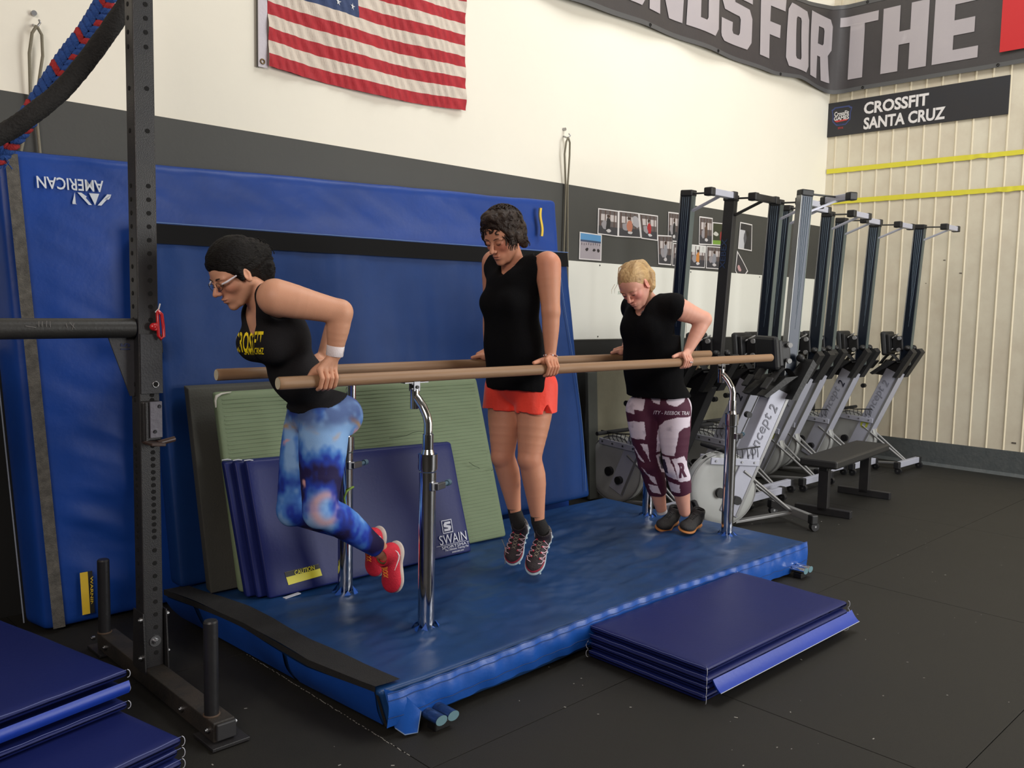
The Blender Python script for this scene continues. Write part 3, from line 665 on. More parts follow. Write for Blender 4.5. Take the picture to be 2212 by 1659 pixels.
# front skirt and torn corner flap
def skirt(u, v):
    x = 1.735+u*3.01; h = .135+.012*math.sin(x*1.7+1)+(.02 if x > 4.2 else 0)*(x-4.2)
    y = 2.385-.012-.004*math.sin(x*31+v*4)*(1-v)-.010*math.sin(PI*v)+.012*math.sin(x*2.2+.5)-.003*math.sin(x*57)
    return (x, y, ZM+.006-h*(1-v)+.006*math.sin(x*2.6))
m = MB(); m.grid(240, 10, skirt); m.build('front_skirt', M('vinyl_skirt', (26, 88, 180), .36, bump=.2, bs=22, var=.3, vs=4, coat=.2), lm, fix=False)
m = MB()
for vv in (.985, .80, .30): m.tube([tuple(np.array(skirt(u, vv))+np.array([0, -.0025, .0])) for u in np.linspace(0, 1, 160)], .0016, n=5)
m.build('stitching', M('stitch_blue', (24, 60, 120), .7), lm)
fl_ = [(1.742, 2.392, .172), (1.80, 2.355, .150), (1.862, 2.338, .075), (1.838, 2.325, .008), (1.79, 2.335, .012), (1.772, 2.368, .030)]
m = MB(); c_ = tuple(np.mean(fl_, axis=0)+np.array([.0, -.012, .0])); m.add(fl_+[c_], [(i, (i+1) % 6, 6) for i in range(6)], True); m.add([tuple(np.array(p)+np.array([0, .004, 0])) for p in fl_+[c_]], [(i, (i+1) % 6, 6) for i in range(6)], True)
m.build('corner_flap', M('vinyl_skirt', (26, 88, 180)), lm)
m = MB(); m.tube(fl_[2:6], .0022, n=5); m.build('frayed_edge', M('fray', (120, 140, 170), .8), lm)
for i, (px, py) in enumerate(posts):
    for k in range(8):
        a = 2*PI*k/8+.2*i; r0, r1 = .062, .038; wd = .55
        p = [(px+r0*math.cos(a-wd/2), py+r0*math.sin(a-wd/2), ZM+.008), (px+r0*math.cos(a+wd/2), py+r0*math.sin(a+wd/2), ZM+.008), (px+r1*math.cos(a+.1), py+r1*math.sin(a+.1), ZM+.032+.010*math.sin(k*3+i))]
        m = MB(); m.add(p, [(0, 1, 2)]); m.add([tuple(np.array(q)+np.array([0, 0, -.003])) for q in p], [(0, 2, 1)]); m.build('torn_flap', M('vinyl_flap', (24, 78, 165), .45), lm)

# ================================================================ PARALLEL BARS
pb = thing('parallel_bars', 'long wooden parallel bars on four chrome uprights standing through the blue landing mat', 'parallel bars', (3.31, 3.05, 0))
wood = M('bar_wood', (150, 118, 88), .55, bump=.12, bs=30, var=.55, vs=5, dark=(128, 92, 62), stretch=(.25, 3, 3), rvar=.1)
endc = M('end_grain', (206, 196, 168), .6)
ZB = 1.218; RB = .0215
for y0, x0, x1 in ((2.82, 1.575, 5.06), (3.275, 1.56, 5.06)):
    m = MB(); n = 24; vs = []; X = [x0, x0+.004]+list(np.linspace(x0+.02, x1-.02, 30))+[x1-.006, x1]
    for x in X:
        e = .9 if x in (X[0], X[-1]) else 1
        for j in range(n): a = 2*PI*j/n; vs.append((x, y0+RB*.95*e*math.sin(a), ZB+RB*1.12*e*math.cos(a)))
    fs = [(i*n+j, i*n+(j+1) % n, (i+1)*n+(j+1) % n, (i+1)*n+j) for i in range(len(X)-1) for j in range(n)]
    m.add(vs, fs, True); m.add(vs[-n:], [tuple(range(n))]); rl = m.build('rail', wood, pb)
    m = MB(); m.add([(x0-.001, v[1], v[2]) for v in vs[:n]], [tuple(range(n))]); m.add([(x0+.001, v[1], v[2]) for v in vs[:n]], [tuple(range(n))]); m.build('end_cap', endc, rl)
dkm = M('clamp_cast', (120, 120, 124), .35, .9)
for (px, py), by in zip(posts, (2.82, 2.82, 3.275, 3.275)):
    s = 1 if by > py else -1
    m = MB(); m.cyl((px, py, .05), (px, py, .80), .0345, n=28); m.cyl((px, py, .795), (px, py, .83), .0355, n=28); up_ = m.build('upright', chrome, pb)
    m = MB(); m.cyl((px, py, .842), (px, py, .905), .040, n=28); m.cyl((px, py, .835), (px, py, .842), .036, n=28); m.build('collar', chrome, up_)
    m = MB(); m.cyl((px, py, .905), (px, py, .925), .028, .022, n=24); m.cyl((px, py, .92), (px, py, .985), .0225, n=24)
    path = [(px, py, .985), (px, py, 1.03), (px-.002, py+s*.008, 1.06), (px-.006, py+s*.028, 1.095), (px-.012, py+s*.05, 1.122), (px-.016, py+s*.066, 1.136)]
    m.tube(path, .018, n=18); m.cyl((px-.018, by, 1.085), (px-.018, by, 1.165), .019, n=18); m.build('bent_arm', chrome, up_)
    m = MB(); bx = px-.018
    for sy in (-1, 1): m.box((bx, by+sy*.014, 1.178), (.034, .006, .042), bev=.002)
    m.box((bx, by, 1.1935), (.12, .03, .004)); m.build('bracket', dkm, up_)
    m = MB(); m.cyl((bx, by-.022, 1.175), (bx, by+.022, 1.175), .007, n=10); m.build('bolt', black, up_)
    m = MB(); m.box((px+.0, py-.040, .775), (.035, .02, .034), bev=.003); m.box((px+.03, py-.045, .775), (.06, .018, .026), X=(1, .35, 0), bev=.002); m.build('clamp', dkm, up_)
    m = MB(); m.cyl((px+.055, py-.036, .775), (px+.085, py-.026, .778), .009, n=10); m.cyl((px+.08, py-.028, .778), (px+.10, py-.02, .778), .013, n=12); m.build('clamp_knob', M('knob_teal', (70, 96, 112), .5), up_)
m = MB(); m.tube([(2.185, 3.312, .60), (2.175, 3.305, .63), (2.19, 3.305, .66), (2.215, 3.312, .668), (2.235, 3.318, .672)], .005, n=6); tag(m.build('strap', M('strap_lime', (120, 150, 50), .6), pb), 'lime green strap end')
# base frame: end feet under the mat, sticking out at the front
m = MB()
for y in (3.05,):
    for dx, xc in ((0, 1.935), (0, 4.60)): pass
m.tube([(1.935, 3.05, .055), (4.6, 3.05, .055)], .02, n=10)
fr_ = m.build('base_frame', dkm, pb)
for xc in (1.93, 4.60):
    for s in (-1, 1):
        m = MB(); ring = []
        for j in range(20):
            a = 2*PI*j/20; ring.append((xc+s*.0275+.026*math.cos(a)*(1 if abs(math.cos(a)) < .7 else 1), 0, .050+.018*math.sin(a)))
        y0, y1 = 2.272, 3.84
        m.add([(p[0], y0, p[2]) for p in ring]+[(p[0], y1, p[2]) for p in ring], [(j, (j+1) % 20, 20+(j+1) % 20, 20+j) for j in range(20)], True)
        foot = m.build('foot', chrome if xc > 3 else M('foot_blue', (60, 92, 140), .25, .6, var=.6, vs=30, dark=(40, 46, 60)), pb)
        m = MB(); m.add([(p[0], y0-.001, p[2]) for p in ring], [tuple(range(20))]); m.add([(p[0], y0+.004, p[2]) for p in ring], [tuple(range(20))]); m.build('end_cap', M('cap_pale_blue', (104, 140, 150), .5), foot)
    for yp in (2.32, 3.75): m = MB(); m.box((xc, yp, .015), (.07, .05, .030), bev=.004); m.build('foot_pad', black, pb)

# ================================================================ SQUAT RACK
rk = thing('squat_rack', 'black steel squat rack with hole-punched upright and two storage pegs at the left', 'rack', (1.30, 3.3, 0))
UX0, UX1, UY0, UY1 = 1.268, 1.344, 3.30, 3.376
m = MB(); m.box(((UX0+UX1)/2, (UY0+UY1)/2, (.085+3.2)/2), (UX1-UX0, UY1-UY0, 3.2-.085), bev=.004); upn = m.build('upright', blackpc, rk)
holem = M('hole_dark', (6, 6, 6), .9)
zs = [.125]+[.19+.0508*k for k in range(1, 18)]
hz = [2.581, 2.532, 2.482, 2.43, 2.282, 2.129, 1.929]+[1.879-.0495*k for k in range(10)]+[1.19]+[1.15, 1.13]
z = 2.63
while z < 3.1: hz.append(z); z += .05
z = .955
while z > .62: hz.append(z); z -= .0254
while z > .12: hz.append(z); z -= .0508
m = MB()
for z in hz:
    m.cyl((UX0+.055-.008, UY0-.0015, z), (UX0+.055-.008, UY0+.002, z), .0085, n=14)
    m.cyl((UX0-.0015, UY0+.045, z), (UX0+.002, UY0+.045, z), .0085, n=14)
tag(m.build('hole', holem, upn), kind='stuff')
m = MB(); m.cyl((-1.2, 3.335, 1.395), (UX0-.005, 3.335, 1.402), .0365, n=28); cb_ = m.build('crossbar', M('crossbar_black', (38, 38, 36), .45, bump=.1, bs=100, var=.5, vs=6, dark=(58, 56, 54)), rk)
m = MB()
for a, b, c, d in ((55, 704, 78, 708), (84, 694, 84, 706), (92, 694, 91, 706), (101, 693, 100, 706), (108, 694, 109, 707), (143, 698, 145, 708), (150, 696, 162, 710), (160, 698, 156, 712)):
    p, q = PY(a, b, 3.297), PY(c, d, 3.297); m.cyl(tuple(p), tuple(q), .0011, n=5)
m.build('scratch', M('scratch_grey', (120, 118, 116), .8), cb_)
gm = M('gusset_grey', (56, 56, 60), .5, bump=.1, bs=100)
m = MB(); m.prism([(1.175, 3.345, 1.372), (1.268, 3.345, 1.372), (1.268, 3.345, 1.145), (1.252, 3.345, 1.145)][::-1], (0, .008, 0)); gs = m.build('gusset', gm, rk)
text3('lettering', '15', M('gusset_ink', (36, 44, 78), .6), gs, (1.236, 3.3435, 1.333), (0, 0, 1), (-1, 0, 0), width=.025, height=.034, off=.03)
m = MB(); m.box((1.312, UY0-.006, 1.268), (.082, .009, .225), bev=.001); m.box((1.349, 3.335, 1.268), (.005, .07, .225)); m.build('sleeve_plate', M('sleeve_black', (44, 44, 48), .45, bump=.1, bs=150), rk)
m = MB(); m.tube([(1.325+.011*math.cos(a), UY0-.0115, 1.19+.011*math.sin(a)) for a in [i*PI/8 for i in range(16)]], .0025, n=6, closed=True); m.build('pin_ring', steel, rk)
m = MB(); m.cyl((1.325, UY0-.008, 1.19), (1.325, UY0-.0125, 1.19), .009, n=12); m.build('pin_hole', holem, rk)
# red spring clip
rc = M('clip_red', (196, 26, 34), .3, coat=.4)
m = MB(); cx, cz = 1.338, 1.405
m.tube([(1.333, UY0-.02, 1.470), (1.346, UY0-.026, 1.455), (1.350, UY0-.03, 1.41), (1.351, UY0-.03, 1.372), (1.341, UY0-.028, 1.362), (1.333, UY0-.026, 1.375), (1.333, UY0-.022, 1.42), (1.332, UY0-.02, 1.465)], .0062, n=10, closed=True)
m.sph((1.318, UY0-.018, 1.408), .015, 8, sy=.8); m.box((1.326, UY0-.02, 1.408), (.02, .014, .03), bev=.004); m.build('safety_clip', rc, rk)
m = MB(); m.tube([(1.325, UY0-.02, 1.462), (1.338, UY0-.02, 1.475), (1.344, UY0-.018, 1.495)], .003, n=6); m.build('clip_wire', M('zip_white', (220, 220, 220), .5), rk)
# j cup
m = MB(); m.box((1.306, UY0-.012, 1.052), (.07, .022, .152), bev=.006); m.box((1.283, UY0-.016, 1.052), (.012, .03, .15), bev=.003); jc = m.build('bar_hook', blackpc, rk)
m = MB(); m.box((1.318, UY0-.0265, 1.058), (.046, .008, .138), bev=.002); m.build('hook_liner', M('liner_grey', (104, 102, 112), .4, bump=.1, bs=80, var=.4, vs=20), jc)
for dz, dx in ((.05, .012), (-.045, -.006)):
    m = MB(); m.tube([(1.318+dx+.006*math.cos(a), UY0-.0315, 1.058+dz+.006*math.sin(a)) for a in [i*PI/5 for i in range(10)]], .0016, n=5, closed=True); m.cyl((1.318+dx, UY0-.031, 1.058+dz), (1.318+dx, UY0-.0325, 1.058+dz), .0035, n=8); m.build('screw', M('screw_dark', (60, 60, 64), .3, .8), jc)
m = MB(); m.box((1.300, UY0-.05, .972), (.055, .09, .012), X=(1, .0, -.1), bev=.003); m.cyl((1.315, UY0-.045, .970), (1.385, UY0-.03, .979), .011, n=12); m.build('hook_foot', M('hook_foot_worn', (52, 40, 36), .4, var=.5, vs=30, dark=(96, 66, 52)), jc)
# base beam, plates, bolts, pegs
m = MB(); m.box((1.306, 3.26, .052), (.078, 1.10, .07), bev=.004)
bb = m.build('base_beam', M('beam_worn', (34, 33, 32), .6, bump=.2, bs=120, var=.8, vs=9, dark=(62, 54, 46)), rk)
m = MB(); m.box((1.310, 2.705, .052), (.07, .012, .058), bev=.004); m.build('end_cap', M('endcap_black', (46, 46, 48), .5), bb)
for yp in (2.75, 3.80): m = MB(); m.box((1.315, yp, .010), (.135, .15, .012), bev=.002); m.build('foot_plate', blackpc, bb)
for xx in (1.262, 1.350):
    m = MB(); m.prism([(xx, 3.275, .075), (xx, 3.40, .075), (xx, 3.385, .31), (xx, 3.290, .31)], (.005, 0, 0)); m.build('side_plate', blackpc, rk)
m = MB(); 
def hexb(p, d, r=.011, l=.012, washer=0, par=None):
    p = Vector(p); d = Vector(d).normalized(); m = MB()
    if washer: m.cyl(p, p+d*.003, washer, n=20)
    m.cyl(p, p+d*l, r, n=6); m.cyl(p+d*l, p+d*(l+.004), r*.55, n=8); return m.build('bolt', steel, par)
hexb((1.311, UY0-.001, .19), (0, -1, 0), washer=.022, par=rk)
for z in (.135, .285):
    hexb((1.262, 3.30, z), (-1, 0, 0), par=rk); hexb((1.355, 3.31, z), (1, 0, 0), par=rk)
for y in (2.74, 2.95, 3.70, 3.84):
    hexb((1.267, y, .055), (-1, 0, 0), .010, par=rk)
    if y < 2.9 or y > 3.8: hexb((1.345, y-.01, .06), (1, 0, 0), .010, par=rk)
for y, z1 in ((3.79, .407), (2.776, .422)):
    m = MB(); m.cyl((1.292, y, .087), (1.292, y, z1-.006), .0245, n=24); m.cyl((1.292, y, z1-.006), (1.292, y, z1), .0245, .021, n=24); pg = m.build('storage_peg', M('peg_black', (38, 38, 40), .38, bump=.08, bs=90, var=.4, vs=9), rk)
    m = MB(); m.tube([(1.292+.026*math.cos(a), y+.026*math.sin(a), .089) for a in [i*PI/10 for i in range(20)]], .004, n=6, closed=True); m.build('weld', M('weld_brown', (78, 62, 50), .8), pg)

# ================================================================ ROPES
def spl(pts, n):
    P = [Vector(p) for p in pts]; P = [2*P[0]-P[1]]+P+[2*P[-1]-P[-2]]; out = []
    for i in range(1, len(P)-2):
        for k in range(n):
            t = k/n; a, b, c, d = P[i-1:i+3]
            out.append(.5*((2*b)+(c-a)*t+(2*a-5*b+4*c-d)*t*t+(3*b-a-3*c+d)*t**3))
    out.append(P[-2]); return out
path = spl([(.60, 3.52, 1.90), (.879, 3.52, 2.075), (.975, 3.5, 2.155), (1.10, 3.5, 2.285), (1.243, 3.5, 2.495), (1.36, 3.5, 2.70), (1.46, 3.5, 2.95)], 26)
m = MB(); n = 20; vs = []
rope_b = M('rope_black', (26, 25, 24), .9, bump=.7, bs=120, var=.6, vs=60, dark=(44, 42, 40))
up = None; L = 0
for i, p in enumerate(path):
    t_ = (path[min(i+1, len(path)-1)]-path[max(i-1, 0)]).normalized()
    if i: L += (p-path[i-1]).length
    a0 = Vector((0, 1, 0)); sd = t_.cross(a0).normalized(); a0 = sd.cross(t_)
    for j in range(n):
        a = 2*PI*j/n; r = .0325*(1+.05*abs(math.sin(a*2+L*28))+.03*R_.uniform(-1, 1)); vs.append(p+(a0*math.cos(a)+sd*math.sin(a))*r)
m.add(vs, [(i*n+j, i*n+(j+1) % n, (i+1)*n+(j+1) % n, (i+1)*n+j) for i in range(len(path)-1) for j in range(n)], True)
tag(m.build('climbing_rope', rope_b), 'thick black rope curving down to the left across the rack corner', 'rope')
path2 = spl([(.80, 3.62, 1.90), (.905, 3.62, 2.03), (1.0, 3.62, 2.165), (1.10, 3.62, 2.34), (1.148, 3.62, 2.42), (1.225, 3.62, 2.54), (1.296, 3.62, 2.68), (1.38, 3.62, 2.90)], 20)
rt = thing('climbing_rope', 'blue and red plaited rope hanging behind the black rope at the upper left', 'rope', (1.1, 3.62, 2.3))
rbl = M('yarn_blue', (52, 92, 168), .95, bump=.8, bs=140, var=.6, vs=40, dark=(36, 66, 130)); rrd = M('yarn_red', (196, 56, 58), .95, bump=.8, bs=140, var=.5, vs=40)
acc = 0; k = 0; last = path2[0]
for i in range(1, len(path2)):
    acc += (path2[i]-path2[i-1]).length
    if acc < .024: continue
    acc = 0; t_ = (path2[min(i+1, len(path2)-1)]-path2[i-1]).normalized(); v = Vector((0, -1, 0)); s = t_.cross(v).normalized(); p = path2[i]; k += 1
    for sg_ in (-1, 1):
        for front in (1, -1):
            m = MB(); a = p+v*.016*front-t_*.012; b = p+s*sg_*.022+v*.012*front+t_*.018; c = p+s*sg_*.030-v*.004*front+t_*.032
            m.tube([a, (a+b)/2+v*.006*front, b, c], [.010, .0135, .013, .009], n=8)
            redk = (k % 6 == 2) or (k % 6 == 5 and sg_ > 0)
            m.build('strand', rrd if redk else rbl, rt)
for i in range(26):
    p = Vector((.88, 3.6, 2.0))+Vector((R_.gauss(0, .02), R_.gauss(0, .012), R_.gauss(0, .03))); m = MB()
    m.tube([p, p+Vector((R_.uniform(-.02, .02), R_.uniform(-.01, .01), R_.uniform(-.03, .01))), p+Vector((R_.uniform(-.04, .03), R_.uniform(-.01, .01), R_.uniform(-.05, -.01)))], .0022, n=5); m.build('frayed_yarn', rbl if i % 5 else M('yarn_white', (200, 200, 205), .9), rt)

# ================================================================ FOLDED PANEL MATS ON THE FLOOR
def folded(lab, corner, ang, L, W, zs, th, hinge=None, name='folding_mat', flaps=(), seed=0):
    """corner = near-right corner (x,y); ang direction of the long side; panels at heights zs"""
    t = thing(name, lab, 'mat', (corner[0], corner[1], zs[0]))
    u = np.array([math.cos(ang), math.sin(ang), 0]); v = np.array([-u[1], u[0], 0])
    c0 = np.array([corner[0], corner[1], 0.])
    for i, z in enumerate(zs):
        o = c0+u*(.006*math.sin(i*2.3+seed))+v*(.006*math.cos(i*1.7+seed)); h = th
        A = [o+np.array([0, 0, z]), o+u*L+np.array([0, 0, z]), o+u*L+np.array([0, 0, z+h]), o+np.array([0, 0, z+h])]
        def dd(P, U, i=i):
            x, y = P[:, 0], P[:, 1]; k = (U[:, 2] > .5)*1.
            e = fbm(np.c_[x*2.2, y*2.2, x*0+i], 61+i+seed, 3)*.004*(1 if i == len(zs)-1 else .3)
            ed = np.exp(-np.minimum(np.minimum(U[:, 0]*L, (1-U[:, 0])*L), np.minimum(U[:, 1]*W, (1-U[:, 1])*W))/.02)
            return np.c_[x*0, x*0, (e-.004*ed)*k+.004*ed*(1-k)]
        pad_mesh('mat_panel', A, tuple(v*W), h*.42, (50, 26, 2), navy, t, dd)
    for i, z in enumerate(zs):
        for (a, b) in ((0, 0), (L, 0), (0, W), (L, W)):
            m = MB(); p = c0+u*a+v*b+np.array([0, 0, z+th*.5]); q = (1 if a else -1)*u*.004+(1 if b else -1)*v*.004
            m.tube([tuple(p+q*2*math.cos(k*PI/6-PI/2)*.8+np.array([0, 0, th*.5*math.sin(k*PI/6-PI/2)*.9])) for k in range(7)], .0013, n=5); m.build('frayed_corner', whs, t)
    for i, z in enumerate(zs):
        m = MB(); m.tube([tuple(c0+v*s*W+u*(-.003)+np.array([0, 0, z+th*.96+.001*math.sin(s*30)])) for s in np.linspace(0.01, .99, 20)], .0012, n=4); m.build('stitching', M('stitch_pale', (96, 106, 160), .7), t)
    return t, c0, u, v
# right mat beside the landing mat
t, c0, u, v = folded('navy folded mat lying on the floor against the landing mat front', (2.800, 1.770), -.010, 1.18, .60, (.002, .039, .076, .113), .036)
m = MB()
def hf(a, b):
    s = 1.035 if 1 else 1; x = .03+a*1.17+.03*(b < .5)*a; return tuple(c0+u*x+v*(-.008-.030*math.sin(b*PI*.55)+.028*(b-1)*0)+np.array([0, 0, .094-.052*b*(1+.1*math.sin(a*5))]))
m.grid(40, 6, lambda a, b: tuple(c0+u*(.035+a*1.18)+v*(-.004-.040*b)+np.array([0, 0, .096-.046*b-.006*math.sin(b*PI)]))); m.grid(40, 6, lambda a, b: tuple(c0+u*(.035+a*1.18)+v*(.0-.036*b)+np.array([0, 0, .093-.046*b-.006*math.sin(b*PI)])))
hf_ = m.build('hinge_flap', roy, t)
m = MB(); m.tube([tuple(c0+u*(.035+a*1.18)+v*(-.044)+np.array([0, 0, .050])) for a in np.linspace(0, 1, 20)], .0015, n=5); m.build('frayed_edge', whs, hf_)
# left stacks
al = math.radians(103)
# long side along al; corner = near right. Use W side to the left
tl, c0, u, v = folded('navy folded mat at bottom left, lower of the two stacked there', (1.105, 2.585), al, 1.20, .60, (.002, .039, .076, .113), .036, seed=3)
tl2, c0, u, v = folded('navy folded mat lying on top of the other at the left, partly overlapping it', (1.045, 2.865), al, 1.20, .60, (.155, .212, .262), .030, seed=5)
m = MB(); m.grid(6, 30, lambda a, b: tuple(c0+v*(.0+b*.6)+u*(-.008-.008*math.sin(a*PI))+np.array([0, 0, .256-.042*a]))); m.build('hinge_flap', roy, tl2)
m = MB(); m.sph((1.0, 2.30, 0), 0.0001, 3)

# ================================================================ ROWERS
alu = M('rower_grey', (186, 188, 202), .42, .15, bump=.04, bs=60, var=.15, vs=4)
alud = M('rower_dull', (150, 150, 150), .42, .5)
rail_d = M('rail_dark', (22, 30, 44), .3, .3, var=.4, vs=2, dark=(34, 44, 56))
rail_s = M('rail_silver', (150, 152, 150), .38, .6, var=.5, vs=3, dark=(120, 122, 122))
stk = M('rail_streak', (92, 108, 122), .35, .4)
cage = M('cage_grey', (176, 178, 176), .5, .1, var=.3, vs=4, dark=(150, 152, 150))
capb = M('cap_black', (26, 26, 28), .5)
ink = M('rower_ink', (132, 134, 146), .5); inkd = M('rower_ink_dark', (34, 36, 52), .5); lime = M('rower_lime', (176, 182, 60), .5)
def make_rower(name, lab, blackone=False, textmode=0, streaks=True, grip=False):
    """local frame: +x = away from the flywheel (foot side), y = width, z up. stored upright"""
    A = alu if not blackone else M('rower_black', (34, 34, 36), .5, bump=.1, bs=90)
    Bm = alud if not blackone else A
    t = thing(name, lab, 'rowing machine', (0, 0, 0), 'rowing machines stored upright in a row')
    def P(u, z, y=0): return (u, y, z)
    # rail
    a, b = Vector((-.085, 0, 1.02)), Vector((-.015, 0, 2.33)); ax = (b-a).normalized(); X = Vector((ax.z, 0, -ax.x))
    m = MB(); m.box(tuple((a+b)/2), (.085, .052, (b-a).length), X=X, Z=ax, bev=.004); rl = m.build('rail', rail_d if not blackone else A, t)
    if not blackone:
        m = MB(); m.box(tuple((a+b)/2-X*.046), (.008, .060, (b-a).length-.02), X=X, Z=ax, bev=.002); m.build('rail_track', rail_s, rl)
        m = MB(); m.box(tuple((a+b)/2+X*.0445), (.006, .050, (b-a).length-.02), X=X, Z=ax, bev=.001); m.build('rail_back', M('rail_back_grey', (92, 102, 100), .45, .3), rl)
        m = MB()
        for s in (-1, 1):
            for k in range(4):
                o = -.026+k*.0165
                m.tube([tuple(b+X*(o*(1-.9*q*q))+Vector((0, s*.0265, 0))-ax*(.02+q*(.62+.1*k))) for q in np.linspace(0, 1, 14)], [.0036*(1-.7*q) for q in np.linspace(0, 1, 14)], n=6)
        for k in range(0):
            m.tube([tuple(b-X*.0432+Vector((0, (k-1)*.012, 0))-ax*(.02+q*.6)) for q in np.linspace(0, 1, 8)], .0018, n=5)
        m.build('rail_streak', stk, rl)
    else:
        text3('lettering', 'XEBEX', M('xebex_blue', (44, 62, 96), .5), rl, (-.045, -.028, 1.93), (.05, 0, 1), (-1, 0, 0), width=.22, height=.045, off=.02)
    m = MB(); m.box(tuple(b+ax*.008), (.098, .07, .045), X=X, Z=ax, bev=.008); m.build('rail_cap', capb, rl)
    # rear leg at the top
    m = MB(); m.cyl((.0, 0, 2.335), (.25, 0, 2.325), .007, n=8); m.build('leg_rod', capb if blackone else M('rod_grey', (92, 92, 90), .4, .6), t)
    m = MB(); m.box((.13, 0, 2.255), (.25, .03, .014), X=(.92, 0, .36), bev=.002); m.build('leg_brace', A, t)
    m = MB(); m.box((.255, 0, 2.315), (.052, .24, .044), bev=.004); rf = m.build('rear_foot', A, t)
    for s in (-1, 1):
        m = MB(); m.box((.255, s*.142, 2.315), (.064, .055, .056), bev=.008); m.build('foot_cap', capb, rf)
    # seat
    m = MB(); m.box((-.258, 0, 1.225), (.05, .25, .235), X=(1, 0, .12), bev=.022); st = m.build('seat', M('seat_black', (30, 31, 33), .55, bump=.1, bs=120), t)
    m = MB(); m.box((-.215, 0, 1.225), (.03, .21, .18), X=(1, 0, .12), bev=.006); m.box((-.15, 0, 1.23), (.10, .09, .14), X=(1, 0, .1), bev=.01); m.build('carriage', capb, st)
    m = MB()
    for z in (1.17, 1.28):
        for s in (-1, 1): m.cyl((-.125, s*.055, z), (-.125, s*.075, z), .018, n=12)
        m.cyl((-.19, -.07, z), (-.19, .07, z+.04), .006, n=6)
    m.build('roller', M('roller_grey', (140, 140, 140), .5), st)
    # foot plates
    for s in (-1, 1):
        m = MB(); m.prism([(-.335, s*.045, .92), (-.11, s*.045, .90), (.03, s*.045, 1.165), (.0, s*.045, 1.185), (-.10, s*.045, 1.07)], (0, s*.014, 0))
        m.prism([(-.335, s*.045, .92), (-.36, s*.045, .935), (-.20, s*.045, 1.06), (-.10, s*.045, 1.07)], (0, s*.10, 0))
        m.prism([(-.14, s*.05, .905), (-.10, s*.05, .90), (.045, s*.05, 1.15), (.015, s*.05, 1.185)], (0, s*.095, 0)); fp = m.build('foot_plate', M('foot_plate_black', (32, 32, 33), .55, bump=.2, bs=60), t)
        m = MB(); m.grid(8, 4, lambda u, v: (-.28+u*.18, s*(.055+.085*v), 1.03+.085*math.sin(u*PI)+.02*u)); m.grid(8, 4, lambda u, v: (-.28+u*.18, s*(.055+.085*v), 1.026+.085*math.sin(u*PI)+.02*u)); m.build('strap', M('strap_dark', (50, 50, 50), .8, bump=.3, bs=200), fp)
        m = MB(); m.box((-.33, s*.12, 1.02), (.10, .07, .018), X=(.6, 0, .8), bev=.008); m.build('heel_cup', capb, fp)
        m = MB(); m.sph((-.04, s*.075, 1.19), .028, 8, sy=1.2); m.build('toe_stop', capb, fp)
    # main frame
    fa, fb = Vector((-.165, 0, .96)), Vector((-.545, 0, .10)); ax2 = (fa-fb).normalized(); X2 = Vector((ax2.z, 0, -ax2.x))
    fw = .062 if not blackone else .05
    m = MB(); m.box(tuple((fa+fb)/2), (.150, fw*2, (fa-fb).length), X=X2, Z=ax2, bev=.006); fm = m.build('main_frame', A, t)
    m = MB()
    for s in (-1, 1): m.box(tuple((fa+fb)/2+X2*.064+Vector((0, s*(fw+.001), 0))), (.020, .004, (fa-fb).length-.02), X=X2, Z=ax2)
    m.build('frame_edge', Bm, fm)
    if textmode and not blackone:
        for s in (-1, 1):
            o = fb.lerp(fa, .665)+Vector((0, s*(fw+.003), 0))-X2*.012; Xd = tuple(ax2) if s < 0 else tuple(-ax2); Yd = tuple(-X2) if s < 0 else tuple(-X2)
            Xt = ax2 if s < 0 else ax2
            if s < 0: xd, yd = ax2, -X2
            else: xd, yd = -ax2, -X2
            text3('lettering', 'concept', ink, fm, tuple(o-(xd*.05)), tuple(xd), tuple(yd), width=.36, height=.080, shear=.25, off=-.002, ext=.0012)
            text3('lettering', '2', inkd if textmode == 1 else ink, fm, tuple(o+(xd*.175)), tuple(xd), tuple(yd), width=.05, height=.068, shear=.25, off=.01, ext=.0012)
            if textmode == 2:
                oo = o-xd*.29; me = poly_mesh([[(.038*math.cos(k*PI/8), .038*math.sin(k*PI/8)) for k in range(16)], [(.018*math.cos(k*PI/8), .018*math.sin(k*PI/8)) for k in range(16)]]); place2d(me, 'logo', lime, fm, tuple(oo), tuple(xd), tuple(yd))
                me = poly_mesh([[(.02, -.036), (.05, -.036), (.05, -.02), (.042, .0), (.05, .02), (.05, .036), (.02, .036)]]); place2d(me, 'logo', lime, fm, tuple(oo), tuple(xd), tuple(yd))
    # flywheel cage
    m = MB(); c = Vector((-.585, 0, .272)); n = 48; prof = [(.0, .040), (.06, .040), (.10, .046), (.2, .047), (.236, .044), (.256, .032), (.262, .0), (.256, -.032), (.236, -.044), (.2, -.047), (.10, -.046), (.06, -.040), (.0, -.040)]
    vs = []
    for (r, y) in prof:
        for j in range(n): aa = 2*PI*j/n; vs.append((c.x+r*math.cos(aa), y*1.12, c.z+r*math.sin(aa)))
    m.add(vs, [(i*n+j, i*n+(j+1) % n, (i+1)*n+(j+1) % n, (i+1)*n+j) for i in range(len(prof)-1) for j in range(n)], True)
    cg = m.build('flywheel_cage', cage if not blackone else M('cage_dark', (54, 55, 56), .5), t)
    m = MB()
    for s in (-1, 1):
        m.tube([(c.x+.258*math.cos(k*PI/16), s*.036, c.z+.258*math.sin(k*PI/16)) for k in range(32)], .006, n=6, closed=True)
    m.build('cage_rim', Bm, cg)
    for s in (-1, 1): m = MB(); m.cyl((c.x-.03, s*.045, c.z-.02), (c.x-.03, s*.075, c.z-.02), .035, n=20); m.build('hub', capb, cg)
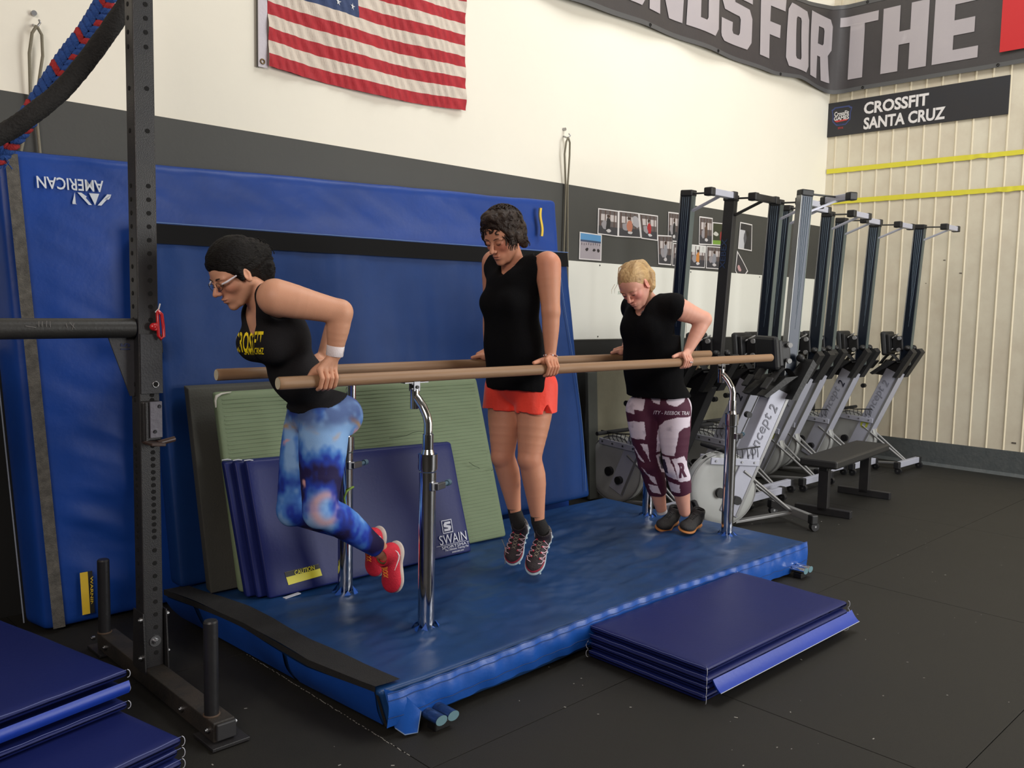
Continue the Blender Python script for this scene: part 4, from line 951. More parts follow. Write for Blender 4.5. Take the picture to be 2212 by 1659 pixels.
    # chain arm, handle hook, damper knob
    m = MB(); m.box((-.52, -.075, .470), (.38, .012, .048), X=(1, 0, -.07), bev=.004); m.box((-.52, .075, .470), (.38, .012, .048), X=(1, 0, -.07), bev=.004); arm = m.build('chain_arm', A, t)
    m = MB()
    for k in range(4): m.cyl((-.67+k*.1, -.082, .482-k*.007), (-.67+k*.1, -.088, .482-k*.007), .008, n=8)
    m.build('bolt', steel, arm)
    m = MB(); m.cyl((-.5, -.065, .20), (-.5, -.10, .20), .03, n=16); m.cyl((-.44, -.062, .80), (-.44, -.1, .80), .022, n=12); m.build('knob', capb, t)
    m = MB(); m.cyl((-.63, -.20, .555), (-.63, .20, .555), .016, n=12); m.build('handle', M('handle_rubber', (30, 30, 32), .8), t)
    m = MB()
    for k in range(7): m.tube([(-.60+k*.04, -.09, .56), (-.60+k*.04, -.10, .53), (-.59+k*.04, -.085, .50)], .003, n=5)
    m.tube([(-.68, -.09, .565), (-.50, -.095, .56), (-.34, -.09, .575)], .005, n=6); m.build('handle_hook', capb, t)
    # monitor arm folded down
    m = MB(); m.tube([(-.70, 0, .50), (-.74, 0, .46), (-.765, 0, .22)], .018, n=8); m.box((-.79, 0, .15), (.03, .16, .13), X=(1, 0, .5), bev=.008); m.build('monitor', capb, t)
    # front legs
    m = MB()
    for s in (-1, 1): m.tube([(-.44, s*.06, .40), (-.02, s*.02, .09)], .011, n=8)
    m.build('front_leg', alud if not blackone else A, t)
    m = MB(); m.box((-.23, 0, .052), (.47, .05, .018), X=(1, 0, .10), bev=.003); m.build('front_leg', alud if not blackone else A, t)
    m = MB(); m.box((.0, 0, .085), (.04, .46, .055), bev=.004); fb_ = m.build('front_foot', alud if grip else A, t)
    for s in (-1, 1):
        m = MB(); m.box((.0, s*.252, .082), (.052, .052, .066), bev=.008); m.build('foot_cap', capb, fb_)
        m = MB(); m.cyl((.012, s*.235, .032), (.012, s*.268, .032), .031, n=20); wh = m.build('caster_wheel', capb, fb_)
        m = MB(); m.cyl((.012, s*.232, .032), (.012, s*.271, .032), .008, n=10); m.build('axle', steel, wh)
    return t
import math as _m
def put(t, x, y, th): t.location = (x, y, 0); t.rotation_euler = (0, 0, math.radians(th))
r8 = make_rower('rowing_machine', 'grey rowing machine at the far right end, before the ribbed wall', textmode=2)
put(r8, 8.58, 3.28, -90)
def dup(src, lab, x, y, th):
    c = copy_tree(src); c['label'] = lab; put(c, x, y, th); return c
dup(r8, 'grey rowing machine with lime logo, right behind the nearest turned machine', 7.09, 3.47, -90)
dup(r8, 'grey rowing machine with lime logo, partly behind the chrome upright', 6.49, 3.53, -90)
r7 = make_rower('rowing_machine', 'grey rowing machine second from the right end of the row, behind the bench', textmode=1); put(r7, 8.16, 3.53, -90)
dup(r7, 'grey rowing machine third from the right end of the row, rails nearly touching', 7.62, 3.60, -90)
dup(r7, 'grey rowing machine just right of the black machine, behind the chrome upright', 6.12, 3.41, -90)
dup(r7, 'grey rowing machine leftmost in the row, its rail rising behind the blonde woman', 5.278, 3.632, -90)
rb = make_rower('rowing_machine', 'all black rowing machine second from the left of the row', blackone=True); put(rb, 5.69, 3.54, -90)
rn = make_rower('rowing_machine', 'nearest grey rowing machine, turned sideways, its silver rail tallest in the row', textmode=3, grip=True); put(rn, 5.766, 2.997, -28)

# ================================================================ BENCH
bt = thing('workout_bench', 'flat black weight bench standing before the rowing machines', 'bench', (6.6, 3.0, 0))
bang = math.atan2(.12, 1.2); bu = (math.cos(bang), math.sin(bang), 0)
m = MB(); m.box((6.645, 3.01, .405), (1.22, .28, .062), X=bu, bev=.014); m.build('bench_pad', M('bench_vinyl', (38, 38, 38), .5, bump=.12, bs=120, var=.3, vs=4, dark=(48, 47, 46)), bt)
bc = Vector((6.645, 3.01, 0)); U_ = Vector(bu)
m = MB(); m.box(tuple(bc+Vector((0, 0, .36))), (1.0, .06, .05), X=bu, bev=.004); m.build('rail', blackpc, bt)
for s in (-1, 1):
    q = bc+U_*s*.46
    m = MB(); m.box((q.x, q.y, .20), (.055, .075, .35), X=bu, bev=.004); m.build('leg', blackpc, bt)
    m = MB(); m.box((q.x, q.y, .028), (.055, .42, .055), X=bu, bev=.004); m.build('foot', blackpc, bt)

# ================================================================ THINGS leaning on the back wall
m = MB(); a = PY(1306, 812, 4.42); b = PY(1600, 812, 4.42)
m.box(((a[0]+b[0])/2, 4.500, .51), (b[0]-a[0], .010, 1.0), Z=(0, .006, 1), bev=.004); tag(m.build('plywood_sheet', M('panel_beige', (128, 124, 104), .7, bump=.1, bs=20, var=.3, vs=3)), 'wide beige sheet standing against the dark wall behind the rowing machines', 'board')
a = PY(1277, 815, 4.40); b = PY(1297, 815, 4.40)
m = MB(); m.box(((a[0]+b[0])/2, 4.42, .51), (b[0]-a[0], .03, 1.0), Z=(0, .06, 1), bev=.004); tag(m.build('leaning_board', M('board_grey', (84, 86, 80), .7, var=.3, vs=4)), 'narrow grey board leaning on the dark wall right of the blue mats', 'board')
q = PY(1523, 720, 4.2); m = MB(); m.cyl((q[0]+.02, 4.2, .011), (q[0], 4.30, 1.42), .016, n=12); tag(m.build('wooden_pole', wood), 'thin wooden pole standing behind the blonde woman left of the black rower', 'pole')
# ================================================================ PEOPLE (signed-distance bodies turned into one continuous surface)
HG = .0038
def nrm(v): v = np.array(v, float); return v/np.linalg.norm(v)
class Field:
    def __init__(s, lo, hi, h=HG):
        s.h = h; s.lo = np.array(lo, float); s.n = np.ceil((np.array(hi)-s.lo)/h).astype(int)+1
        s.F = np.full(s.n, .08, np.float32)
    def _loc(s, lo, hi):
        a = np.clip(np.floor((np.array(lo)-s.lo)/s.h).astype(int), 0, s.n); b = np.clip(np.ceil((np.array(hi)-s.lo)/s.h).astype(int)+1, 0, s.n)
        if np.any(b <= a): return None
        ax = [(s.lo[i]+s.h*np.arange(a[i], b[i])).astype(np.float32) for i in range(3)]
        return (slice(a[0], b[0]), slice(a[1], b[1]), slice(a[2], b[2])), ax[0][:, None, None], ax[1][None, :, None], ax[2][None, None, :]
    def _mix(s, sl, d, k, op):
        A = s.F[sl]
        if op == 'sub': d = -d; hh = np.clip(.5-.5*(A-d)/k, 0, 1); s.F[sl] = A*(1-hh)+d*hh+k*hh*(1-hh)
        else: hh = np.clip(.5+.5*(A-d)/k, 0, 1); s.F[sl] = A*(1-hh)+d*hh-k*hh*(1-hh)
    def cone(s, a, b, ra, rb, k=.02, op='add'):
        a = np.array(a, float); b = np.array(b, float); m = max(ra, rb)+k+.012
        L = s._loc(np.minimum(a, b)-m, np.maximum(a, b)+m)
        if L is None: return s
        sl, x, y, z = L; v = b-a; vv = max(float(v@v), 1e-12)
        px, py, pz = x-a[0], y-a[1], z-a[2]
        t = np.clip((px*v[0]+py*v[1]+pz*v[2])/vv, 0, 1)
        d = np.sqrt((px-t*v[0])**2+(py-t*v[1])**2+(pz-t*v[2])**2)-(ra+(rb-ra)*t)
        s._mix(sl, d, k, op); return s
    def chain(s, pts, rs, k=.02, op='add'):
        P = np.array(pts, float); rs = np.array(rs, float); m = rs.max()+k+.012
        if len(P) > 2 and k > .006:      # smooth the radius and path profile
            t = np.r_[0, np.cumsum(np.linalg.norm(np.diff(P, axis=0), axis=1))]; n = max(2*len(P), 6); tt = np.linspace(0, t[-1], n)
            P = np.stack([np.interp(tt, t, P[:, i]) for i in range(3)], 1); rs = np.interp(tt, t, rs)
            for _ in range(2): P[1:-1] = P[1:-1]*.5+(P[:-2]+P[2:])*.25; rs[1:-1] = rs[1:-1]*.5+(rs[:-2]+rs[2:])*.25
        L = s._loc(P.min(0)-m, P.max(0)+m)
        if L is None: return s
        sl, x, y, z = L; D = None
        for i in range(len(P)-1):
            a = P[i]; v = P[i+1]-a; vv = max(float(v@v), 1e-12); px, py, pz = x-a[0], y-a[1], z-a[2]
            t = np.clip((px*v[0]+py*v[1]+pz*v[2])/vv, 0, 1); d = np.sqrt((px-t*v[0])**2+(py-t*v[1])**2+(pz-t*v[2])**2)-(rs[i]+(rs[i+1]-rs[i])*t)
            D = d if D is None else np.minimum(D, d)
        s._mix(sl, D, k, op); return s
    def ell(s, c, r, R=None, k=.02, op='add'):
        """R rows = local axes"""
        c = np.array(c, float); r = np.array(r, float); R = np.eye(3) if R is None else np.array(R, float)
        ext = np.sqrt(((R*r[:, None])**2).sum(0))+k+.012
        L = s._loc(c-ext, c+ext)
        if L is None: return s
        sl, x, y, z = L; px, py, pz = x-c[0], y-c[1], z-c[2]
        k0 = 0; k1 = 0
        for i in range(3):
            q = px*R[i, 0]+py*R[i, 1]+pz*R[i, 2]; k0 = k0+(q/r[i])**2; k1 = k1+(q/r[i]**2)**2
        k0 = np.sqrt(k0); k1 = np.sqrt(k1)+1e-9; d = k0*(k0-1)/k1
        s._mix(sl, d, k, op); return s
    def clip(s, p, n, c=None, rad=None, k=.002):
        """keep the side opposite to n (within the box c+-rad if given)"""
        n = nrm(n); p = np.array(p, float)
        L = s._loc(s.lo-1, s.lo+s.n*s.h+1) if c is None else s._loc(np.array(c)-rad, np.array(c)+rad)
        if L is None: return s
        sl, x, y, z = L; d = (x-p[0])*n[0]+(y-p[1])*n[1]+(z-p[2])*n[2]
        s.F[sl] = np.maximum(s.F[sl], d); return s
    def mesh(s):
        F = s.F; I = F < 0
        c = I[:-1, :-1, :-1].astype(np.uint8)
        for d in ((1, 0, 0), (0, 1, 0), (0, 0, 1), (1, 1, 0), (1, 0, 1), (0, 1, 1), (1, 1, 1)):
            c = c+I[d[0]:F.shape[0]-1+d[0], d[1]:F.shape[1]-1+d[1], d[2]:F.shape[2]-1+d[2]]
        act = (c > 0) & (c < 8); ix = np.array(np.nonzero(act)).T
        if len(ix) == 0: return np.zeros((0, 3)), np.zeros((0, 4), int)
        idm = np.full(act.shape, -1, np.int32); idm[act] = np.arange(len(ix))
        acc = np.zeros((len(ix), 3)); cnt = np.zeros(len(ix))
        cor = [(i, j, k) for i in (0, 1) for j in (0, 1) for k in (0, 1)]
        val = {q: F[ix[:, 0]+q[0], ix[:, 1]+q[1], ix[:, 2]+q[2]] for q in cor}
        for q in cor:
            for ax in range(3):
                if q[ax]: continue
                q2 = list(q); q2[ax] = 1; q2 = tuple(q2); a, b = val[q], val[q2]; m = (a < 0) != (b < 0)
                t = np.where(m, a/np.where(m, a-b, 1), 0)
                p = np.zeros((len(ix), 3)); p[:] = q; p[:, ax] = t; acc[m] += p[m]; cnt[m] += 1
        V = s.lo+s.h*(ix+acc/cnt[:, None])
        Q = []
        for ax in range(3):
            u, v = (ax+1) % 3, (ax+2) % 3
            A = np.moveaxis(I, ax, 0)
            m = (A[:-1] != A[1:]); m = np.moveaxis(m, 0, ax); e = np.array(np.nonzero(m)).T
            ok = (e[:, u] > 0) & (e[:, v] > 0) & (e[:, u] < act.shape[u]) & (e[:, v] < act.shape[v]); e = e[ok]
            def cid(du, dv): g = e.copy(); g[:, u] -= du; g[:, v] -= dv; return idm[g[:, 0], g[:, 1], g[:, 2]]
            q = np.stack([cid(1, 1), cid(0, 1), cid(0, 0), cid(1, 0)], 1)
            flip = ~I[e[:, 0], e[:, 1], e[:, 2]]; q[flip] = q[flip][:, ::-1]; Q.append(q)
        return V, np.concatenate(Q)
def relax(V, Q, it=1, w=.5):
    E = np.concatenate([Q[:, [0, 1]], Q[:, [1, 2]], Q[:, [2, 3]], Q[:, [3, 0]]])
    for _ in range(it):
        S = np.zeros_like(V); c = np.zeros(len(V))
        for a, b in ((0, 1), (1, 0)):
            for k in range(3): S[:, k] += np.bincount(E[:, a], V[E[:, b], k], len(V))
            c += np.bincount(E[:, a], minlength=len(V))
        V = V*(1-w)+w*S/c[:, None]
    return V
def vnormals(V, Q):
    n = np.cross(V[Q[:, 2]]-V[Q[:, 0]], V[Q[:, 3]]-V[Q[:, 1]]); N = np.zeros_like(V)
    for j in range(4):
        for k in range(3): N[:, k] += np.bincount(Q[:, j], n[:, k], len(V))
    return N/(np.linalg.norm(N, axis=1)[:, None]+1e-12)
def sdf_obj(name, F, mat, parent, it=1, disp=None, color=None, trans=None):
    V, Q = F.mesh(); V = relax(V, Q, it)
    if disp is not None: N = vnormals(V, Q); V = V+N*disp(V, N)[:, None]
    cols = color(V, vnormals(V, Q)) if color is not None else None
    if trans is not None: V = trans(V)
    me = bpy.data.meshes.new(name); me.vertices.add(len(V)); me.vertices.foreach_set('co', V.astype(np.float32).ravel())
    me.loops.add(len(Q)*4); me.loops.foreach_set('vertex_index', Q.astype(np.int32).ravel())
    me.polygons.add(len(Q)); me.polygons.foreach_set('loop_start', np.arange(0, len(Q)*4, 4, dtype=np.int32))
    me.update(calc_edges=True)
    if cols is not None:
        ca = me.color_attributes.new('col', 'FLOAT_COLOR', 'POINT'); ca.data.foreach_set('color', np.c_[cols, np.ones(len(V))].astype(np.float32).ravel())
    return link_mesh(name, me, mat, parent)
def smoothstep(a, b, x): t = np.clip((x-a)/(b-a), 0, 1); return t*t*(3-2*t)

def frame(f, l): f = nrm(f); l = np.array(l, float); l = nrm(l-f*(l@f)); return np.array([f, l, np.cross(f, l)])
# local axes rows: forward, left, up   (up = f x l)
def head_prims(F, c, A, s=1.0, jaw=1.0, nose=1.0, chin=0.):
    """c centre at ear level, A rows = forward,left,up"""
    T = lambda x, y, z: np.array(c)+s*(A[0]*x+A[1]*y+A[2]*z)
    E = lambda p, r, k, op='add', R=A: F.ell(T(*p), np.array(r)*s, R, k*s, op)
    E((-.012, 0, .042), (.096, .074, .083), .01)
    E((.030, 0, .030), (.058, .062, .066), .02)
    E((.022, 0, -.030), (.060, .056*jaw, .072), .02)
    for q in (-1, 1):
        F.cone(T(-.005, q*.052*jaw, -.035), T(.048, q*.026*jaw, -.088), .018*s, .016*s, .02*s)
        E((.052, q*.036, -.018), (.026, .022, .022), .016)
        E((.074, q*.026, .026), (.014, .026, .009), .012)
    E((.068, 0, -.094-chin), (.020, .022*jaw, .018), .016)
    E((.068, 0, -.060), (.024, .030, .024), .016)
    for q in (-1, 1): E((.093, q*.030, .008), (.020, .017, .012), .010, 'sub')
    for q in (-1, 1):
        E((.073, q*.030, .006), (.014, .0155, .0125), .004)
        E((.0745, q*.030, .011), (.0145, .0165, .009), .003)
    F.chain([T(.084, 0, .022), T(.097, 0, .0), T(.111*nose, 0, -.022)], [.0075*s, .0085*s, .0105*s], .008*s)
    for q in (-1, 1): E((.098*nose, q*.0115, -.026), (.011, .0085, .0085), .005)
    for q in (-1, 1): E((.103, q*.007, -.037), (.005, .0035, .004), .002, 'sub')
    E((.0905, 0, -.0535), (.0095, .021, .0052), .003); E((.088, 0, -.0655), (.0095, .018, .0062), .003)
    E((.099, 0, -.0592), (.010, .021, .0012), .002, 'sub')
    for q in (-1, 1):
        R = frame(A[0]*1-A[2]*.0+A[1]*q*.35, A[1])
        E((-.006, q*.076, .004), (.019, .008, .031), .004, 'add', R); E((.0, q*.083, .004), (.010, .005, .019), .004, 'sub', R); E((-.006, q*.079, -.020), (.010, .006, .010), .004)
    return T
def hand_prims(F, hx, by, side, wrist, s=1., thumb='along', k=.0035, tilt=0.):
    """hand gripping a bar that runs along x at (by, ZB). side = -1: outside is -y. fingers point outside-down. thumb towards -x"""
    def P(phi, r, x): a = math.radians(phi); return np.array([x, by+side*math.sin(a)*r, ZB+.0+math.cos(a)*r])
    fx = [-.030, -.0095, .0105, .0295]; L = [1., 1.06, 1.0, .86]; R = [.0088, .009, .0086, .0076]
    w = np.array(wrist, float)
    mc = []
    for i in range(4):
        x = hx+fx[i]*s*1.02+.003; l = L[i]
        mcp = P(22-6*(i == 3), .050*s, x+.002*i); mc.append(mcp)
        pip = P(70, .042*s*(.97+.04*(l-1)), x); dip = P(70+58*l, .0335, x-.001); tip = P(70+98*l, .0305, x-.001)
        F.chain([mcp, pip, dip, tip], [R[i]*s*1.12, R[i]*s*1.02, R[i]*s*.95, R[i]*s*.85], k)
    base = [w+(mcp-w)*.22 for mcp in mc]
    for i in range(4): F.chain([base[i], w+(mc[i]-w)*.62+np.array([0, 0, .004]), mc[i]], [.0145*s, .0135*s, .0098*s], .008)
    F.ell((hx, by-side*.006, ZB+.036), (.036*s, .022*s, .016*s), None, .010)
    F.ell((hx-.012, by-side*.018, ZB+.035), (.026*s, .016*s, .018*s), None, .010)
    if thumb == 'along':
        p = [w+np.array([-.012, -side*.004, -.020]), np.array([hx-.036, by-side*.012, ZB+.042]), np.array([hx-.062, by-side*.010, ZB+.037]), np.array([hx-.088, by-side*.006, ZB+.033])]
    else:
        p = [w+np.array([-.012, -side*.006, -.020]), np.array([hx-.034, by-side*.026, ZB+.034]), np.array([hx-.044, by-side*.036, ZB+.006]), np.array([hx-.046, by-side*.030, ZB-.020])]
    F.chain(p, [.015*s, .0135*s, .0108*s, .0088*s], .008)
    return mc
def skin_col(base, warm, feats):
    def f(V, N):
        c = np.tile(np.array(lin(base)), (len(V), 1)); w = np.array(lin(warm))
        n = fbm(V*9, 3, 3)[:, None]; c = c*(1+.07*n)
        n2 = np.clip(fbm(V*38, 8, 2), 0, 1)[:, None]; c = c*(1-.05*n2)
        for p, r, col, a in feats:
            d = np.linalg.norm((V-np.array(p))/np.array(r), axis=1); m = (a*np.exp(-d*d))[:, None]; c = c*(1-m)+np.array(lin(col))*m
        return c
    return f
skin = M('skin', (210, 150, 125), .48, attr='col', bump=.12, bs=420, spec=.4)
skin.node_tree.nodes['Principled BSDF'].inputs['Subsurface Weight'].default_value = .06
skin.node_tree.nodes['Principled BSDF'].inputs['Subsurface Scale'].default_value = .02
def limb(F, J, side, P):
    """arm + leg prims for one side: 'L' or 'R'"""
    sh, el, wr = J['sh'+side], J['el'+side], J['wr'+side]; sh, el, wr = map(np.array, (sh, el, wr))
    a = P.get('arm', 1.); mid = sh*.5+el*.5
    F.chain([sh, sh+(el-sh)*.25, mid, el], [.060*a, .058*a, .049*a, .041*a], .02)
    fm = el+(wr-el)*.32
    F.chain([el, fm, el+(wr-el)*.7, wr], [.039*a, .041*a, .031*a, .0245*a], .014)
def leg(F, J, side, P, inf=0., shin=True):
    hp, kn, an = [np.array(J[q+side]) for q in ('hp', 'kn', 'an')]; l = P.get('leg', 1.)
    F.chain([hp, hp+(kn-hp)*.3, hp+(kn-hp)*.7, kn], [.092*l+inf, .090*l+inf, .072*l+inf, .060*l+inf], .022)
    if shin:
        d = nrm(an-kn); back = np.array(J.get('calf'+side, (1, 0, 0)), float); back = nrm(back-d*(back@d))
        c = kn+(an-kn)*.30+back*.016
        F.chain([kn, c, kn+(an-kn)*.62+back*.006, an], [.056*l+inf, .067*l+inf, .050*l+inf, .036*l+inf], .016)
        F.ell(kn-back*.026, (.036+inf, .036+inf, .040+inf), None, .02)
def torso(F, J, P, inf=0., kk=.035):
    A = J['tor']; w = P.get('w', 1.)
    f, l, u = A
    pv, ws, ch, nk = [np.array(J[q]) for q in ('pelvis', 'waist', 'chest', 'neck')]
    F.ell(pv, (.105*w+inf, .160*w+inf, .105+inf), A, kk)
    F.ell(ws, (.088*w+inf, .128*w+inf, .125+inf), A, kk)
    F.ell(ch, (.100*w+inf, .142*w+inf, .140+inf), A, kk)
    for q, s_ in (('L', 1), ('R', -1)):
        sh = np.array(J['sh'+q]); F.cone(ch+u*.09+l*s_*.05, sh-u*.01, .062+inf, .052+inf, kk)
        F.cone(nk-u*.01+l*s_*.02, sh+u*.018, .036+inf, .036+inf, .03)
        b = P.get('bust', .05); F.ell(ch+f*(.075*w)+l*s_*.066-u*.005, (b+inf, b*1.15+inf, b*1.1+inf), A, .03)
        F.ell(pv-f*.055*w+l*s_*.072-u*.035, (.085*w+inf, .082*w+inf, .085+inf), A, .03)
def neck(F, J, P, inf=0.):
    nk = np.array(J['neck']); hc = np.array(J['head']); H = J['hd']
    F.cone(nk-J['tor'][2]*.03, hc-H[0]*.022-H[2]*.045, .060+inf, .050+inf, .02)
def mixc(V, cond, a, b): return np.where(cond[:, None], a, b)

def snapper(o, off=.0015):
    from mathutils.bvhtree import BVHTree
    bm = bmesh.new(); bm.from_mesh(o.data); bm.transform(Matrix.Translation(org(o))); bv = BVHTree.FromBMesh(bm); bm.free()
    def f(p): r = bv.find_nearest(Vector(p)); return tuple(r[0]+r[1]*off)
    return f
def shoe(name, heel, toe, up, parent, upper_col, sole_mat, mat, w=1., length=None, collar=None, lab=None, pattern=None, ankle=None):
    """SDF shoe: local frame x heel->toe, z up (dorsum), y left"""
    heel = np.array(heel, float); toe = np.array(toe, float); x = nrm(toe-heel); up = np.array(up, float); z = nrm(up-x*(up@x)); y = np.cross(z, x)
    L = np.linalg.norm(toe-heel) if length is None else length; k = L/.26
    F = Field((-.03, -.07, -.02), (L+.03, .07, .15), .003)
    F.ell((.045*k, 0, .040), (.052*k, .034*w, .045), None, .01)
    F.ell((.12*k, 0, .033), (.085*k, .036*w, .036), None, .02)
    F.ell((.19*k, -.002, .024), (.066*k, .044*w, .028), None, .02)
    F.cone((.055*k, 0, .05), (.062*k, 0, .088), .034*w, .036*w, .02)
    F.cone((.10*k, 0, .056), (.15*k, 0, .036), .024, .018, .02)
    F.clip((0, 0, .004), (0, 0, -1))
    F.cone((.060*k, 0, .088), (.064*k, 0, .14), .027*w, .030*w, .004, 'sub')
    TR = np.array([x, y, z])
    tr = lambda V: heel+V@TR
    o = sdf_obj(name, F, mat, parent, 1, color=upper_col, trans=tr)
    if lab: o['label'] = lab
    G = Field((-.03, -.07, -.03), (L+.03, .07, .06), .003)
    G.ell((.045*k, 0, .0), (.056*k, .037*w, .017), None, .01); G.ell((.12*k, 0, .002), (.09*k, .035*w, .014), None, .02); G.ell((.19*k, -.002, .003), (.071*k, .047*w, .015), None, .02)
    sdf_obj('sole', G, sole_mat, o, 1, trans=tr)
    return o, (lambda a, b, c: tuple(heel+x*a*k+y*b+z*c))
def laces(fn, par, mat, n=4, r=.0018, w=.018):
    m = MB(); sn = snapper(par, r*.6)
    for i in range(n):
        a = .105+.018*i; c = .080
        for sg in (-1, 1): m.tube([sn(fn(a+.014*(t+1)/2, sg*t*w, c)) for t in (-1, -.5, 0, .5, 1)], r, n=6)
    return m.build('laces', mat, par)
def hair_disp(freq, amp, axis, seed=0):
    ax = nrm(axis)
    def f(V, N):
        t = V@ax; P = V*freq; P = P-np.outer((P@ax)*.85, ax)
        return amp*(fbm(P, seed, 3)+.6*(1-2*np.abs(fbm(P*1.7+5, seed+3, 2))))
    return f
def project_text(name, body, mat, parent, target, o, X, Y, D, width, height, off=0., shear=0., lift=.002):
    """print lettering onto a body surface: flat text at o is pushed along D until it meets the target mesh"""
    from mathutils.bvhtree import BVHTree
    bm = bmesh.new(); bm.from_mesh(target.data); bm.transform(Matrix.Translation(org(target))); bv = BVHTree.FromBMesh(bm); bm.free()
    me = text_mesh(body, 1., 0., off, shear); bm = bmesh.new(); bm.from_mesh(me)
    xs = [v.co.x for v in bm.verts]; ys = [v.co.y for v in bm.verts]; w0 = max(xs)-min(xs); h0 = max(ys)-min(ys); cx = (max(xs)+min(xs))/2; cy_ = (max(ys)+min(ys))/2
    for k in range(1, 30):
        q = min(xs)+w0*k/30; bmesh.ops.bisect_plane(bm, geom=bm.verts[:]+bm.edges[:]+bm.faces[:], plane_co=(q, 0, 0), plane_no=(1, 0, 0))
    bmesh.ops.triangulate(bm, faces=bm.faces[:])
    X = Vector(X).normalized(); Y = Vector(Y); Y = (Y-X*Y.dot(X)).normalized(); D = Vector(D).normalized(); o = Vector(o); dead = []
    for v in bm.verts:
        p = o+X*(v.co.x-cx)*width/w0+Y*(v.co.y-cy_)*height/h0; h = bv.ray_cast(p-D*.5, D, 1.2)
        if h[0] is None: dead.append(v); v.co = p; continue
        v.co = h[0]-D*lift+h[1]*.0005
    bmesh.ops.delete(bm, geom=dead, context='VERTS'); bm.to_mesh(me); bm.free()
    return link_mesh(name, me, mat, parent, smooth=False)
YC = 3.05
def P2(x, y, Y=YC): return PY(x, y, Y)
# ---------------------------------------------------------------- woman 1 (left, mid-dip)
w1 = thing('person', 'woman in a charcoal tank top and blue galaxy leggings dipping between the bars', 'person', (1.78, YC, 1.2), 'women exercising on the parallel bars')
fz = nrm((-.86, 0, .0)); 
tu = nrm(P2(575, 668)-P2(690, 895)); tf = nrm(np.cross(tu, (0, 1, 0))); 
if tf[0] > 0: tf = -tf
J = dict(tor=frame(tf, (0, -1, 0)), pelvis=P2(687, 895), waist=P2(640, 812), chest=P2(600, 722), neck=P2(560, 632),
 shL=P2(595, 642, 2.865), elL=P2(735, 674, 2.775), wrL=P2(723, 764, 2.800), shR=P2(600, 640, 3.235), elR=P2(735, 678, 3.33), wrR=P2(700, 764, 3.30),
 hpL=P2(700, 925, 2.965), knL=P2(690, 1103, 2.93), anL=P2(818, 1186, 2.95), hpR=P2(665, 925, 3.135), knR=P2(632, 1100, 3.16), anR=P2(790, 1158, 3.15))
J['calfL'] = J['calfR'] = (.3, 0, 1)
hf = nrm((-.86, -.02, -.50)); J['hd'] = frame(hf, (0, -1, 0)); J['head'] = P2(533, 598, 2.975)*[1, 0, 1]+np.array([0, YC, 0])+J['hd'][2]*.005
PR = dict(arm=1.12, leg=1.03, w=1.0, bust=.058)
def body_field(J, PR, lo, hi, tx=True):
    F = Field(lo, hi); torso(F, J, PR, -.004)
    neck(F, J, PR)
    for q in 'LR': limb(F, J, q, PR); leg(F, J, q, PR, -.003)
    return F
LO, HI = (1.36, 2.70, .22), (2.36, 3.42, 1.78)
F = body_field(J, PR, LO, HI)
T1 = head_prims(F, J['head'], J['hd'], .96, jaw=1.0, nose=1.03)
mcL = hand_prims(F, P2(705, 815, 2.80)[0]+.0, 2.82, -1, J['wrL'], 1.02, 'under'); hand_prims(F, P2(690, 815, 3.275)[0], 3.275, 1, J['wrR'], 1.0)
for q in 'LR':
    an = np.array(J['an'+q]); ft = an+np.array([.035, 0, -.10]) ; F.cone(an, an+np.array([.03, 0, -.03]), .030, .030, .02)
H = J['head']; A = J['hd']
feats = [(T1(.09, 0, -.060), (.012, .022, .010), (168, 92, 84), .55), (T1(.07, -.045, -.02), (.03, .03, .03), (206, 116, 98), .35), (T1(.07, .045, -.02), (.03, .03, .03), (206, 116, 98), .35), (T1(.11, 0, -.024), (.014, .014, .014), (214, 128, 108), .5)]
body1 = sdf_obj('body', F, skin, w1, 1, color=skin_col((214, 158, 128), (200, 120, 100), feats))
def face_parts(T, s, par, iris=(80, 60, 44), brow=(60, 46, 38), closed=.5, gaze=-.3):
    for q in (-1, 1):
        # lid crease + lashes as thin strands
        m = MB(); m.tube([T(.0865+.001, q*.017, .0045), T(.0885, q*.026, .0015), T(.088, q*.035, .002), T(.083, q*.043, .005)], [.0006, .0013, .0013, .0007], n=6); m.build('eyelashes', M('lash', (44, 30, 26), .8), par)
        m = MB(); m.tube([T(.0895, q*.012, .026), T(.0915, q*.024, .0315), T(.087, q*.036, .032), T(.078, q*.046, .027)], [.0018, .0026, .0022, .001], n=6); m.build('eyebrow', M('brow_%d' % brow[0], brow, .9), par)
face_parts(T1, .96, w1, brow=(70, 52, 44))
# shirt
S = Field((1.42, 2.74, .95), (2.12, 3.36, 1.62)); torso(S, J, PR, .008)
S.clip(J['head']*0+P2(735, 842)+np.array([0, 0, .0]), nrm(np.cross((0, 1, 0), P2(735, 842)-P2(602, 908)))*(1 if np.cross((0, 1, 0), P2(735, 842)-P2(602, 908))[2] < 0 else -1))
for q, sg in (('L', -1), ('R', 1)):
    sh = J['sh'+q]; S.cone(sh+np.array([.0, sg*.00, .06]), sh+np.array([.015, sg*.13, -.02]), .070, .095, .006, 'sub'); S.cone(sh+np.array([.03, sg*.02, -.03]), sh+np.array([.05, sg*.12, -.05]), .062, .10, .006, 'sub')
fr = J['tor'][0]; upv = J['tor'][2]
S.chain([J['neck']+upv*.08, J['neck']+upv*.01, J['neck']+fr*.075-upv*.05, J['neck']+fr*.15-upv*.125], [.085, .066, .052, .030], .01, 'sub')
tank = M('tank_charcoal', (34, 33, 35), .9, bump=.25, bs=300, var=.25, vs=5, dark=(26, 26, 28), spec=.15)
def sdis(V, N): return fbm(np.c_[V[:, 0]*9, V[:, 1]*9, V[:, 2]*4], 70, 3)*.005*smoothstep(1.40, 1.15, V[:, 2])
